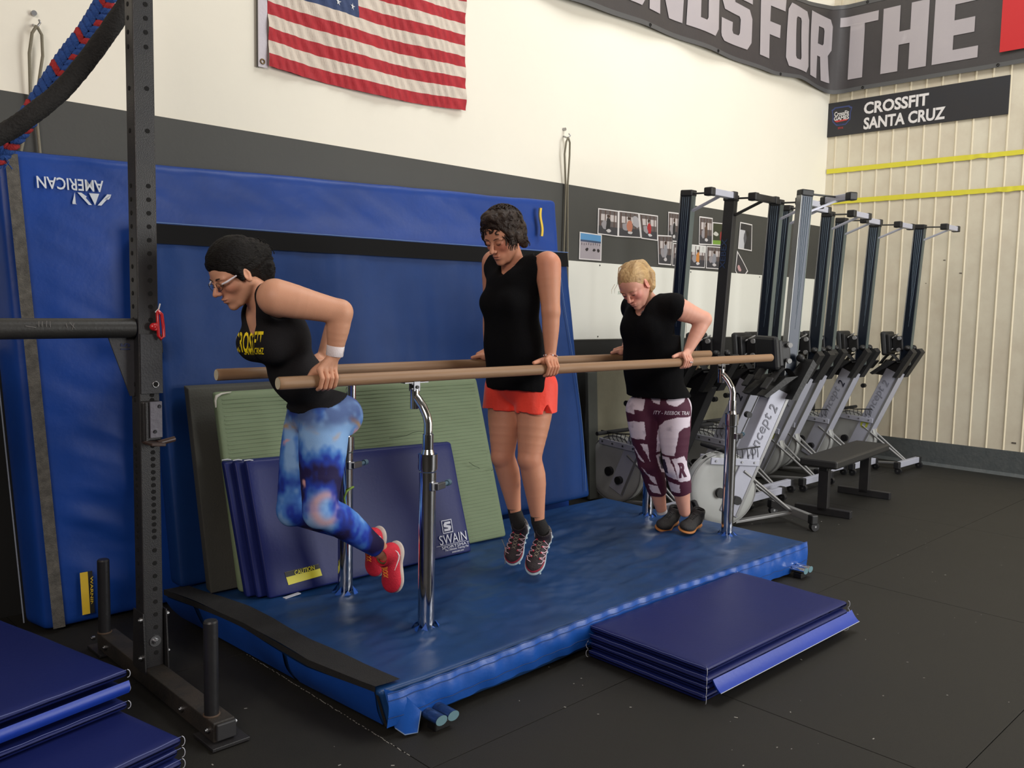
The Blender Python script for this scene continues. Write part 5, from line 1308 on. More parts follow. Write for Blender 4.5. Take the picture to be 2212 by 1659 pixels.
sh1 = sdf_obj('tank_top', S, tank, w1, 2, disp=sdis)
yl = M('print_yellow', (255, 228, 28), .6)
D_ = nrm((.62, .75, -.1)); Xp = nrm((.75, -.62, -.03))
project_text('lettering', 'CROSSFIT', yl, sh1, sh1, tuple(P2(524, 735, 2.97)), tuple(Xp), (.12, 0, 1), tuple(D_), .135, .078, off=.015, shear=.05)
project_text('lettering', 'SANTA CRUZ', yl, sh1, sh1, tuple(P2(541, 757, 2.97)), tuple(Xp), (.12, 0, 1), tuple(D_), .095, .024, off=.01)
# leggings
G = Field((1.62, 2.78, .40), (2.30, 3.36, 1.30)); 
torso(G, J, PR, .002); 
for q in 'LR': leg(G, J, q, PR, .003)
G.clip(P2(655, 822), tuple(upv))
for q in 'LR':
    d = nrm(np.array(J['an'+q])-np.array(J['kn'+q])); c = np.array(J['an'+q])-d*.012; G.clip(c, d, c+d*.06, .09)
def galaxy(V, N):
    a = fbm(V*np.array([9, 9, 7]), 80, 4); b = fbm(V*np.array([7, 7, 11])+3, 85, 4); c = np.abs(fbm(V*11+9, 90, 3))
    cl = [lin(q) for q in ((26, 16, 74), (22, 60, 176), (74, 132, 214), (140, 184, 236))]
    t = np.clip((a+.30)/.60, 0, 1)*3; i = np.clip(t.astype(int), 0, 2); f = (t-i)[:, None]; cl = np.array(cl); base = cl[i]*(1-f)+cl[i+1]*f
    pk = smoothstep(.30, .5, b)[:, None]*smoothstep(.10, .02, c)[:, None]; base = base*(1-pk)+np.array(lin((226, 172, 178)))*pk
    kn = np.array(J['knL']); dk = np.linalg.norm((V-(kn+np.array([-.0, -.04, .02])))/np.array([.05, .08, .06]), axis=1)
    r = np.exp(-((dk-1.)/.28)**2)[:, None]*.8*smoothstep(-.2, .2, a)[:, None]; base = base*(1-r)+np.array(lin((214, 168, 170)))*r
    band = np.exp(-((V[:, 2]-1.02-.03*np.sin(V[:, 0]*30))/.012)**2)[:, None]*smoothstep(.0, .3, b)[:, None]; base = base*(1-band)+np.array(lin((196, 164, 120)))*band
    dk2 = smoothstep(1.01, 1.07, V[:, 2]+.02*a)[:, None]*.75*(1-.5*smoothstep(.1, .4, c)[:, None]); base = base*(1-dk2)+np.array(lin((28, 30, 104)))*dk2
    return base
cloth = M('legging_print', (90, 90, 160), .75, attr='col', bump=.12, bs=300)
sdf_obj('leggings', G, cloth, w1, 1, color=galaxy)
# hair: dark, tied back curly bun
Hf = Field(H-.17, H+.17, .0034); Hs = A
TT = lambda x, y, z: H+A[0]*x+A[1]*y+A[2]*z
Hf.ell(TT(-.018, 0, .054), (.105, .084, .092), A, .01); Hf.ell(TT(-.085, 0, .028), (.056, .064, .066), A, .03); Hf.ell(TT(-.118, 0, .030), (.044, .050, .052), A, .02); Hf.ell(TT(-.105, 0, -.025), (.046, .052, .055), A, .02)
Hf.cone(TT(-.085, 0, -.01), TT(-.085, 0, -.06), .045, .028, .02)
Hf.ell(TT(.092, 0, -.002), (.075, .10, .064), A, .012, 'sub'); Hf.ell(TT(.05, 0, -.065), (.085, .12, .072), A, .012, 'sub')
for q in (-1, 1): Hf.ell(TT(-.002, q*.088, .0), (.022, .018, .034), A, .006, 'sub'); Hf.cone(TT(.02, q*.071, .03), TT(.018, q*.071, -.006), .014, .007, .01)
hb = M('hair_black', (13, 11, 10), .6, bump=.8, bs=90, stretch=(1, 1, 3), var=.5, vs=40, dark=(26, 21, 19), spec=.2)
sdf_obj('hair', Hf, hb, w1, 1, disp=lambda V, N: hair_disp(38, .0035, A[0])(V, N)+.010*fbm(V*40, 5, 3)*smoothstep(-.03, -.09, (V-H)@A[0]))
m = MB()
for k in range(60):
    a = R_.uniform(0, 2*PI); b = R_.uniform(-1, 1); c = TT(-.118, 0, .035)+(A[0]*-abs(math.cos(a))*.7+A[1]*b*.6+A[2]*math.sin(a))*.044
    m.tube([tuple(c+(A[0]*math.cos(t)*.010+A[2]*math.sin(t)*.010+A[1]*t*.002)-A[0]*.006) for t in np.linspace(a, a+4.5, 9)], .0014, n=4)
tag(m.build('curls', hb, w1), kind='stuff')
# glasses
gp = M('glasses_white', (226, 220, 226), .3, coat=.3)
gl = MB()
for q in (-1, 1):
    gl.tube([tuple(T1(.092, q*.050, .012)), tuple(T1(.075, q*.066, .014)), tuple(T1(.04, q*.0745, .018)), tuple(T1(.0, q*.078, .020))], [.0030, .0042, .0030, .0022], n=8)
g_ = gl.build('glasses', gp, w1)
for q in (-1, 1):
    m = MB(); m.tube([tuple(T1(.102-.006*abs(math.cos(a)), q*(.030+.022*math.cos(a)), .004+.015*math.sin(a))) for a in [i*PI/8 for i in range(16)]], .0012, n=6, closed=True); m.build('lens_rim', M('rim_dark', (70, 60, 52), .4, .4), g_)
m = MB(); m.tube([tuple(T1(.104, -.008, .006)), tuple(T1(.108, 0, .010)), tuple(T1(.104, .008, .006))], .0012, n=6); m.build('bridge', M('rim_dark', (70, 60, 52)), g_)
# wrist tape
wv = nrm(J['elL']-J['wrL']); m = MB(); wc = J['wrL']+wv*.004
m.tube([tuple(wc-wv*.012), tuple(wc-wv*.010), tuple(wc+wv*.006), tuple(wc+wv*.026), tuple(wc+wv*.028)], [.031, .0325, .0325, .0335, .032], n=24); tp_ = m.build('wrist_tape', M('tape_white', (236, 226, 228), .7, bump=.2, bs=200), w1)
m = MB(); m.tube([tuple(wc+wv*.030+np.array([.024, -.022, 0])), tuple(wc+wv*.010+np.array([.022, -.026, 0])), tuple(wc-wv*.012+np.array([.018, -.027, 0]))], .0015, n=5); m.build('tape_edge', M('tape_edge', (190, 182, 184), .7), tp_)
# shoes
rs = M('shoe_knit', (200, 40, 60), .7, attr='col', bump=.4, bs=260)
def redc(V, N):
    c = np.tile(lin((214, 34, 58)), (len(V), 1)); k = fbm(V*200, 6, 2)[:, None]; c = c*(1+.15*k)
    return c
so = M('sole_white', (206, 196, 186), .7, bump=.2, bs=80, var=.4, vs=20, dark=(170, 158, 146))
yel2 = M('lace_orange', (250, 150, 60), .6)
for q, hh, tt in (('L', P2(857, 1172, 2.95), P2(852, 1280, 2.94)), ('R', P2(820, 1140, 3.15), P2(815, 1245, 3.14))):
    s_, fn = shoe('shoe', hh, tt, nrm(np.array([-.95, -.28, -.1])), w1, redc, so, rs, w=1.08, lab='bright red running shoe with white sole')
    laces(fn, s_, yel2, 4, .0022, .016)
    sn = snapper(s_, .0005); m = MB(); pts = [sn(fn(x_, .045, z_)) for x_, z_ in ((.02, .058), (.035, .046), (.055, .036), (.075, .036), (.10, .044), (.13, .058))]; m.tube(pts, [.001, .003, .0045, .004, .0028, .001], n=6); m.build('swoosh', M('shoe_white', (236, 226, 228), .5), s_)
    m = MB(); m.tube([fn(.060+.030*math.cos(a), .028*math.sin(a), .094) for a in [i*PI/8 for i in range(16)]], .004, n=6, closed=True); m.build('collar', rs if 0 else M('shoe_collar', (90, 90, 50), .8), s_)
    an = np.array(J['an'+q]); m = MB()
# fix feet: skin foot is inside the shoe

# ---------------------------------------------------------------- woman 2 (middle)
w2 = thing('person', 'dark-haired woman in black tank top and orange shorts, arms straight on the bars', 'person', (3.0, YC, 1.2), 'women exercising on the parallel bars')
J2 = dict(tor=frame((-1, 0, -.05), (0, -1, 0)), pelvis=P2(1125, 838), waist=P2(1110, 745), chest=P2(1106, 650), neck=P2(1112, 573),
 shL=P2(1183, 572, 2.865), elL=P2(1190, 672, 2.83), wrL=P2(1189, 768, 2.830), shR=P2(1068, 568, 3.235), elR=P2(1062, 668, 3.30), wrR=P2(1056, 757, 3.275),
 hpL=P2(1158, 862, 2.965), knL=P2(1144, 990, 2.955), anL=P2(1162, 1122, 2.955), hpR=P2(1092, 862, 3.135), knR=P2(1086, 985, 3.12), anR=P2(1112, 1104, 3.12))
J2['calfL'] = J2['calfR'] = (1, 0, 0)
J2['hd'] = frame((-.86, -.16, -.46), (.16, -1, 0)); J2['head'] = P2(1090, 514, 3.03)*[1, 0, 1]+np.array([0, YC-.01, 0])
PR2 = dict(arm=1.06, leg=1.0, w=.98, bust=.042)
F = body_field(J2, PR2, (2.70, 2.72, .36), (3.30, 3.42, 1.98))
T2 = head_prims(F, J2['head'], J2['hd'], 1.0, jaw=1.04, nose=1.04)
hand_prims(F, P2(1187, 800, 2.80)[0]+.008, 2.82, -1, J2['wrL'], 1.0, 'along'); hand_prims(F, P2(1040, 780, 3.275)[0]+.02, 3.275, 1, J2['wrR'], 1.0)
feats = [(T2(.09, 0, -.060), (.012, .022, .010), (156, 84, 76), .6), (T2(.07, -.045, -.02), (.03, .03, .03), (206, 106, 88), .45), (T2(.07, .045, -.02), (.03, .03, .03), (206, 106, 88), .45),
 (J2['shL'], (.07, .07, .07), (216, 128, 104), .5), (J2['neck'], (.07, .07, .06), (196, 104, 84), .4), (J2['knL'], (.06, .06, .05), (196, 118, 96), .4), (J2['knR'], (.06, .06, .05), (186, 108, 88), .4), (P2(1116, 1048, 3.08), (.012, .02, .016), (110, 66, 60), .55)]
sdf_obj('body', F, skin, w2, 1, color=skin_col((208, 146, 116), (200, 110, 90), feats))
face_parts(T2, 1., w2, brow=(96, 66, 50))
btee = M('shirt_black', (15, 15, 17), .9, bump=.25, bs=300, var=.2, vs=6, dark=(11, 11, 13), spec=.12)
S = Field((2.74, 2.76, 1.06), (3.30, 3.34, 1.86)); torso(S, J2, PR2, .014, .05)
S.ell(J2['waist'], (.115, .150, .16), J2['tor'], .05); S.ell(J2['pelvis']+np.array([-.005, 0, .02]), (.135, .172, .13), J2['tor'], .04)
S.cone(J2['chest']+np.array([-.02, -.05, -.02]), J2['pelvis']+np.array([-.02, -.07, 0]), .088, .10, .04); S.cone(J2['chest']+np.array([-.02, .05, -.02]), J2['pelvis']+np.array([-.02, .07, 0]), .088, .10, .04)
S.clip(P2(1110, 842), (-.10, .0, -1)); 
for q, sg in (('L', -1), ('R', 1)):
    sh = J2['sh'+q]; S.cone(sh+np.array([0, -sg*.008, .07]), sh+np.array([0, sg*.14, .02]), .064, .10, .006, 'sub'); S.chain([sh+np.array([0, sg*.006, .0]), sh+np.array([-.01, sg*.026, -.075]), sh+np.array([-.012, sg*.070, -.135])], [.068, .062, .045], .006, 'sub')
S.chain([J2['neck']+np.array([0, 0, .09]), J2['neck']+np.array([-.01, 0, .02]), J2['neck']+np.array([-.085, 0, -.010]), J2['neck']+np.array([-.16, 0, -.050])], [.085, .058, .040, .016], .01, 'sub')
def sd2(V, N): return fbm(np.c_[V[:, 0]*11, V[:, 1]*11, V[:, 2]*2.5], 71, 3)*.010*smoothstep(1.62, 1.3, V[:, 2])
sdf_obj('tank_top', S, btee, w2, 2, disp=sd2)
org_ = M('shorts_orange', (255, 66, 44), .6, bump=.15, bs=80, sheen=.2)
S = Field((2.80, 2.76, .92), (3.26, 3.34, 1.32)); 
for q, sg in (('L', -1), ('R', 1)):
    hp = J2['hp'+q]; kn = J2['kn'+q]; S.cone(hp+np.array([.0, 0, .06]), hp+(kn-hp)*.36+np.array([0, sg*.016, 0]), .106, .106, .012)
S.ell(J2['pelvis']+np.array([0, 0, .05]), (.122, .166, .115), J2['tor'], .02); S.ell(J2['pelvis']+np.array([0, 0, .12]), (.105, .150, .09), J2['tor'], .03)
for q, sg in (('L', -1), ('R', 1)):
    c = J2['hp'+q]*.72+J2['kn'+q]*.28; S.clip((c[0], c[1], 1.005), (.0, sg*-.10, -1), (c[0], c[1]+sg*.09, .93), .1)
S.clip((0, 0, .998), (0, 0, -1)); pass; S.ell(J2['pelvis']+np.array([-.02, 0, .03]), (.112, .12, .115), J2['tor'], .02)
nt = PY(1180, 891, 2.86); S.cone(nt, nt+np.array([.0, .0, .038]), .024, .003, .004, 'sub')
sdf_obj('shorts', S, org_, w2, 1, disp=lambda V, N: fbm(np.c_[V[:, 0]*14, V[:, 1]*14, V[:, 2]*5], 73, 3)*.010*smoothstep(1.16, 1.0, V[:, 2]))
# hair: short dark brown curls
H = J2['head']; A = J2['hd']; TT = lambda x, y, z, H=H, A=A: H+A[0]*x+A[1]*y+A[2]*z
Hf = Field(H-.18, H+.18, .0034)
Hf.ell(TT(-.022, 0, .052), (.112, .092, .090), A, .01); Hf.ell(TT(-.085, 0, .0), (.055, .074, .066), A, .03); Hf.ell(TT(.030, .005, .118), (.055, .066, .030), A, .02)
Hf.cone(TT(-.085, -.03, -.03), TT(-.095, -.03, -.07), .035, .02, .02); Hf.cone(TT(-.085, .03, -.03), TT(-.095, .04, -.07), .035, .018, .02)
Hf.ell(TT(.100, 0, .014), (.072, .095, .074), A, .010, 'sub'); Hf.ell(TT(.05, 0, -.085), (.10, .14, .078), A, .012, 'sub')
for q in (-1, 1): Hf.cone(TT(.035, q*.072, .03), TT(.035, q*.072, -.012), .018, .010, .01); Hf.ell(TT(-.01, q*.08, .0), (.03, .02, .03), A, .01)
hb2 = M('hair_brown', (36, 26, 21), .55, bump=.8, bs=70, var=.6, vs=30, dark=(66, 48, 36), spec=.3)
sdf_obj('hair', Hf, hb2, w2, 1, disp=lambda V, N: .0075*fbm(V*38, 7, 3)+.005*(1-2*np.abs(fbm(V*24+3, 9, 2))))
m = MB()
for k in range(170):
    th = R_.uniform(-PI, PI); ph = R_.uniform(.1, 1.5); d = A[0]*math.cos(th)*math.sin(ph)*1.15+A[1]*math.sin(th)*math.sin(ph)*.98+A[2]*math.cos(ph)
    c = TT(-.022, 0, .055)+d*.094
    if (c-TT(.08, 0, .01))@A[0] > -.005 and (c-H)@A[2] < .055: continue
    e1 = nrm(np.cross(d, A[1]+.3*A[2])); e2 = nrm(np.cross(d, e1)); a = R_.uniform(0, 6); r = R_.uniform(.007, .014)
    m.tube([tuple(c+d*.004+(e1*math.cos(a+t)+e2*math.sin(a+t))*r+e2*t*.004) for t in np.linspace(0, 3.6, 9)], [.0012+.0016*math.sin(i/8*PI) for i in range(9)], n=5)
for (x, y, z, l) in ((.06, .070, .02, .05), (.072, .064, .025, .035), (.045, .076, .01, .055), (.03, .08, .0, .05), (.086, .04, .066, .014), (.088, .015, .074, .012), (-.11, .03, -.04, .06), (-.10, .06, -.03, .06), (.055, .074, .01, .05), (.02, .083, .0, .05)):
    p = TT(x, y, z); m.tube([tuple(p-A[2]*l*t+A[0]*.007*math.sin(t*5+x*60)+A[1]*.006*math.sin(t*4+y*90)) for t in np.linspace(-.4, 1, 9)], [.0012+.0026*math.sin((i+.5)/9*PI) for i in range(9)], n=5)
tag(m.build('curls', hb2, w2), kind='stuff')
m = MB(); nk = T2(-.03, 0, -.085); m.tube([tuple(J2['neck']+np.array([.062*math.cos(a)-.005, .062*math.sin(a), .015+.02*math.cos(a)])) for a in [i*PI/12 for i in range(24)]], .0022, n=5, closed=True); m.build('necklace', M('cord_dark', (60, 46, 34), .7), w2)
m = MB(); m.sph(tuple(TT(-.006, .084, -.022)), .0035, 6); m.build('earring', M('silver', (220, 220, 226), .2, 1.), w2)
# bracelet of beads
wv = nrm(J2['elL']-J2['wrL']); e1 = nrm(np.cross(wv, (0, 1, 0))); e2 = np.cross(wv, e1); bd = MB(); bd2 = MB()
for k in range(22):
    a = 2*PI*k/22; p = J2['wrL']-wv*.002+(e1*math.cos(a)*.031+e2*math.sin(a)*.030)+wv*.006*math.sin(a+1); (bd2 if k % 4 == 0 else bd).sph(tuple(p), .0048, 5)
br_ = bd.build('bracelet', M('bead_amber', (140, 66, 44), .3, coat=.4), w2); bd2.build('bead', M('bead_white', (232, 224, 224), .2), br_)
# socks and shoes
sk = M('sock_black', (28, 27, 27), .9, bump=.3, bs=300)
def trailc(fnx):
    def f(V, N):
        b = np.array(lin((40, 30, 34))); r = np.array(lin((178, 52, 72))); g = np.array(lin((92, 84, 82))); c = np.tile(b, (len(V), 1))
        x, y, z = V.T
        m = (z < .034) & (x > .10); c[m] = r; m = (z < .022) & (x > .16); c[m] = b*1.2
        m = (x < .05); c[m] = g; m = (x < .07) & (x > .045); c[m] = b+.02
        m = (x > .18) & (z < .03) & (np.abs(y) < .05) & (np.abs(x-.2) < .012); c[m] = r
        return c
    return f
tm = M('shoe_trail', (60, 40, 44), .6, attr='col', bump=.3, bs=200)
sole2 = M('sole_pale', (176, 196, 204), .6, bump=.3, bs=60)
for q, hh, tt in (('L', P2(1181, 1146, 2.965), P2(1148, 1243, 2.90)), ('R', P2(1131, 1128, 3.125), P2(1104, 1222, 3.07))):
    s_, fn = shoe('shoe', hh, tt, nrm(np.array([-.80, -.50, .05])), w2, trailc(0), sole2, tm, w=1.08, lab='dark trail running shoe with pink and white overlays')
    sn = snapper(s_); an_ = None
    for i in range(4):
        for sg in (-1, 1):
            a = .10+.028*i; m = MB(); zz_ = [(a, .016, .08-.012*i), (a+.002, .028, .06-.006*i), (a, .042, .045), (a-.006, .050, .030), (a+.008, .042, .045), (a+.020, .030, .055-.007*i), (a+.027, .016, .072-.011*i)]; m.tube([sn(fn(x_, sg*y_, z_)) for x_, y_, z_ in zz_], .0020, n=6); m.build('overlay', M('overlay_pink', (236, 196, 208), .5), s_)
            m = MB(); m.sph(sn(fn(a+.002, sg*.016, .080-.012*i)), .0045, 5); m.build('lace_loop', M('overlay_red', (196, 56, 76), .5), s_)
    laces(fn, s_, M('lace_grey', (160, 150, 130), .7), 5, .0012, .015)
    for sg in (-1, 1):
        m = MB(); m.tube([sn(fn(.050+.004*k_, sg*(.036+.002*k_), .085-.014*k_)) for k_ in range(6)], .004, n=6); m.build('heel_strap', M('strap_white', (206, 204, 208), .5), s_)
    for k in range(8):
        for sg in (-1, 1): m = MB(); m.box(fn(.02+.03*k, sg*.033, -.013), (.010, .010, .010)); m.build('sole_lug', sole2, s_)
    an = J2['an'+q]; d = nrm(an-J2['kn'+q]); m = MB(); m.tube([tuple(an-d*.028), tuple(an-d*.024), tuple(an+d*.01), tuple(fn(.06, 0, .085)), tuple(fn(.062, 0, .06))], [.0335, .0345, .036, .040, .036], n=24); sc = m.build('sock', sk, w2)
    m = MB(); m.tube([tuple(an-d*.031), tuple(an-d*.022)], [.034, .0352], n=24); m.build('sock_band', M('sock_band', (78, 72, 62), .9), sc)
m = MB(); p = PY(1084, 1165, 3.10); m.tube([tuple(p), tuple(PY(1090, 1180, 3.09)), tuple(PY(1092, 1200, 3.09)), tuple(PY(1091, 1218, 3.09))], .0016, n=5); m.build('loose_lace', M('lace_grey', (160, 150, 130)), w2)

# ---------------------------------------------------------------- woman 3 (right)
w3 = thing('person', 'blonde woman in a black shirt and white and maroon leggings on the bars', 'person', (4.1, YC, 1.2), 'women exercising on the parallel bars')
tu = nrm(P2(1405, 650)-P2(1420, 862)); tf = nrm(np.cross(tu, (0, 1, 0))); tf = -tf if tf[0] > 0 else tf
J3 = dict(tor=frame(tf, (0, -1, 0)), pelvis=P2(1424, 868), waist=P2(1412, 790), chest=P2(1402, 706), neck=P2(1402, 648),
 shL=P2(1458, 664, 2.875), elL=P2(1520, 690, 2.79), wrL=P2(1487, 756, 2.815), shR=P2(1368, 664, 3.225), elR=P2(1375, 690, 3.33), wrR=P2(1352, 752, 3.285),
 hpL=P2(1456, 885, 2.965), knL=P2(1458, 1005, 2.95), anL=P2(1479, 1105, 2.955), hpR=P2(1388, 885, 3.135), knR=P2(1402, 1000, 3.12), anR=P2(1428, 1098, 3.12))
J3['calfL'] = J3['calfR'] = (1, 0, 0)
J3['hd'] = frame((-.74, -.12, -.67), (-.06, -1, 0)); J3['head'] = P2(1392, 618, 2.975)*[1, 0, 1]+np.array([.0, YC-.01, 0])
PR3 = dict(arm=1.10, leg=1.03, w=1.04, bust=.046)
F = body_field(J3, PR3, (3.76, 2.72, .24), (4.50, 3.42, 1.80))
T3 = head_prims(F, J3['head'], J3['hd'], 1.0, jaw=1.06, nose=.98)
hand_prims(F, P2(1480, 785, 2.80)[0]+.008, 2.82, -1, J3['wrL'], .98, 'along'); hand_prims(F, P2(1335, 768, 3.275)[0]+.02, 3.275, 1, J3['wrR'], 1.0)
feats = [(T3(.09, 0, -.060), (.012, .022, .010), (186, 106, 100), .5), (T3(.07, -.045, -.02), (.035, .03, .035), (216, 124, 118), .6), (T3(.07, .045, -.02), (.035, .03, .035), (216, 124, 118), .6), (T3(.11, 0, -.024), (.014, .014, .014), (220, 136, 122), .5), (T3(-.006, .078, 0), (.025, .012, .035), (224, 120, 110), .5)]
sdf_obj('body', F, skin, w3, 1, color=skin_col((228, 168, 146), (210, 130, 110), feats))
face_parts(T3, 1., w3, brow=(176, 132, 100))
S = Field((3.88, 2.70, .92), (4.44, 3.40, 1.70)); torso(S, J3, PR3, .014, .05)
S.ell(J3['waist'], (.135, .168, .17), J3['tor'], .05); S.cone(J3['chest']+np.array([-.02, -.06, 0]), J3['pelvis']+np.array([-.02, -.08, 0]), .10, .11, .04); S.cone(J3['chest']+np.array([-.02, .06, 0]), J3['pelvis']+np.array([-.02, .08, 0]), .10, .11, .04); S.ell(J3['pelvis']+J3['tor'][2]*.02, (.138, .180, .12), J3['tor'], .04)
for q, sg in (('L', -1), ('R', 1)):
    sh = J3['sh'+q]; e = J3['el'+q]; S.cone(sh+np.array([0, -sg*.04, -.06]), J3['waist']+np.array([0, sg*.10, 0]), .062, .070, .04); S.chain([sh+np.array([0, -sg*.03, .004]), sh, sh+(e-sh)*.18], [.068, .072, .074], .03)
    dd = nrm(e-sh); c = sh+(e-sh)*.08; S.clip(c, dd, c+dd*.10, .115)
S.clip(P2(1400, 857), tuple(-(J3['tor'][2]+np.array([.16, 0, 0]))))
u3 = J3['tor'][2]; f3 = J3['tor'][0]; S.chain([J3['neck']+u3*.09, J3['neck']+u3*.02, J3['neck']+f3*.08-u3*.03, J3['neck']+f3*.15-u3*.075], [.085, .060, .046, .012], .01, 'sub')
sh3 = sdf_obj('tee_shirt', S, btee, w3, 2, disp=lambda V, N: fbm(np.c_[V[:, 0]*10, V[:, 1]*10, V[:, 2]*5], 76, 3)*.008)
project_text('logo', '/', M('logo_grey', (120, 120, 122), .5), sh3, sh3, tuple(P2(1401, 668, 2.9)), (.717, -.697, 0), (0, 0, 1), (.65, .76, -.1), .014, .016, off=.02)
# leggings with a printed block pattern
G = Field((3.98, 2.80, .38), (4.46, 3.34, 1.16)); torso(G, J3, PR3, .004)
for q in 'LR': leg(G, J3, q, PR3, .005)
G.clip(P2(1420, 838), tuple(u3))
for q, zz in (('L', P2(1466, 1068, 2.95)), ('R', P2(1425, 1062, 3.12))):
    d = nrm(np.array(J3['an'+q])-np.array(J3['kn'+q])); G.clip(zz, d, zz+d*.085, .085)
def pip(poly, x, y):
    c = np.zeros(len(x), bool); n = len(poly)
    for i in range(n):
        x1, y1 = poly[i]; x2, y2 = poly[(i+1) % n]
        m = ((y1 > y) != (y2 > y)) & (x < (x2-x1)*(y-y1)/(y2-y1+1e-12)+x1); c ^= m
    return c
# the print is laid out on a flat cloth pattern: a = along the direction (.717,-.697), z = height
def ab(px, py, Y):
    p = PY(px, py, Y); return (p[0]*.717-p[1]*.697, p[2])
def zz(x, y): return (1300+x*260/1166, 830+y*370/1659)
WL = [[(870, 30), (860, 110), (830, 105), (800, 170), (735, 225), (670, 215), (650, 180), (720, 120), (770, 40), (850, -10)], [(860, 310), (850, 410), (790, 430), (755, 470), (720, 715), (600, 725), (600, 600), (610, 450), (650, 380), (740, 330)],
 [(700, 750), (800, 700), (850, 780), (880, 900), (860, 940), (760, 965), (720, 800)], [(590, 760), (680, 735), (755, 950), (650, 930)], [(690, 990), (770, 1000), (780, 1080), (720, 1090)], [(470, 110), (560, 95), (610, 170), (600, 230), (560, 210), (510, 140), (450, 130)]]
WR = [[(240, 150), (420, 150), (430, 200), (400, 260), (330, 265), (335, 310), (240, 300)], [(280, 410), (330, 380), (510, 355), (500, 470), (430, 500), (420, 545), (310, 560)], [(390, 590), (560, 570), (590, 760), (500, 810)], [(330, 620), (390, 720), (430, 780), (390, 760)], [(400, 820), (480, 900), (560, 900), (640, 830), (640, 960), (560, 990), (500, 960)], [(470, 990), (590, 990), (600, 1070), (500, 1070)], [(480, 290), (520, 270), (520, 600), (490, 500)]]
BL_ = [[(622, 780), (650, 775), (680, 900), (655, 905)]]
PLs = [[ab(*zz(*p), 2.87) for p in pl] for pl in WL]; PRs = [[ab(*zz(*p), 3.06) for p in pl] for pl in WR]; PB = [[ab(*zz(*p), 2.87) for p in pl] for pl in BL_]
def blocks(V, N):
    a = V[:, 0]*.717-V[:, 1]*.697; z = V[:, 2]; jit = fbm(V*60, 5, 2)*.0035; a = a+jit; z = z+jit
    left = V[:, 1] < YC+.02
    mar = np.array(lin((78, 26, 52))); wh = np.array(lin((226, 214, 226))); c = np.tile(mar, (len(V), 1)); w = np.zeros(len(V), bool)
    for p in PLs: w |= pip(p, a, z) & left
    for p in PRs: w |= pip(p, a, z) & ~left
    away = (V[:, 0] > np.where(left, np.interp(z, [.3, 1.0], [4.36, 4.22]), np.interp(z, [.3, 1.0], [4.34, 4.17]))+.03)
    w = np.where(away, fbm(np.c_[V[:, 0]*9, V[:, 1]*9, np.floor(V[:, 2]*9)], 31, 2) > .1, w)
    sm = np.clip(fbm(V*28, 12, 3)-.18, 0, .5)[:, None]; whc = wh*(1-sm*.9)+np.array(lin((120, 110, 130)))*sm*.9
    c = np.where(w[:, None], whc, c)
    b = np.zeros(len(V), bool)
    for p in PB: b |= pip(p, a, z) & left
    c = np.where(b[:, None], np.array(lin((44, 34, 62))), c); return c
lg3 = sdf_obj('leggings', G, cloth, w3, 1, color=blocks)
ltw = M('legging_letter_white', (222, 212, 222), .7); ltm = M('legging_letter_maroon', (80, 28, 54), .7)
Dv = nrm((.697, .717, -.08)); Xv = (.717, -.697, 0)
def zt(x, y, Y): return tuple(PY(*zz(x, y), Y))
project_text('lettering', 'ITY - REEBOK TRAI', ltw, lg3, lg3, zt(705, 283, 2.87), Xv, (.0, 0, 1), tuple(Dv), .205, .022, off=.012, shear=.15)
project_text('lettering', 'STRENGTH', ltw, lg3, lg3, zt(335, 128, 3.06), Xv, (0, 0, 1), tuple(Dv), .09, .016, off=.012)
project_text('lettering', 'R', ltm, lg3, lg3, zt(790, 835, 2.87), nrm((.717, -.697, .18)), (-.05, 0.05, 1), tuple(Dv), .050, .094, off=.05)
project_text('lettering', 'G', ltm, lg3, lg3, zt(490, 690, 3.06), nrm((.717, -.697, .15)), (-.15, .1, 1), tuple(Dv), .045, .085, off=.05)
# hair: blonde pony tail
H = J3['head']; A = J3['hd']; TT = lambda x, y, z, H=H, A=A: H+A[0]*x+A[1]*y+A[2]*z
Hf = Field(H-.19, H+.19, .0034)
Hf.ell(TT(-.016, 0, .049), (.100, .0785, .081), A, .01); Hf.ell(TT(-.07, 0, .01), (.048, .062, .066), A, .03)
p0 = TT(-.070, 0, .098); Hf.chain([p0, p0+np.array([.052, -.026, .002]), p0+np.array([.090, -.052, -.052]), p0+np.array([.090, -.062, -.115]), p0+np.array([.072, -.056, -.175])], [.024, .030, .033, .029, .010], .004)
Hf.ell(TT(.096, 0, .010), (.062, .095, .060), A, .010, 'sub'); Hf.ell(TT(.05, 0, -.070), (.085, .12, .070), A, .012, 'sub')
for q in (-1, 1): Hf.ell(TT(-.002, q*.086, .0), (.026, .016, .034), A, .006, 'sub')
hb3 = M('hair_blonde', (206, 172, 120), .5, bump=.6, bs=60, var=.8, vs=26, dark=(150, 112, 70), stretch=(.35, 2.5, 1.2))
sdf_obj('hair', Hf, hb3, w3, 1, disp=hair_disp(60, .0014, A[0]*.7+A[2]*.7))
m = MB()
for k in range(40):
    y = R_.uniform(-.05, .06); a = R_.uniform(0, 1); m.tube([tuple(TT(.055-.03*a, y, .098+.012*a)), tuple(TT(-.01, y*1.05, .132)), tuple(TT(-.06, y*.6, .125)), tuple(TT(-.09, y*.25+.01, .11))], [.0005, .0012, .0012, .001], n=4)
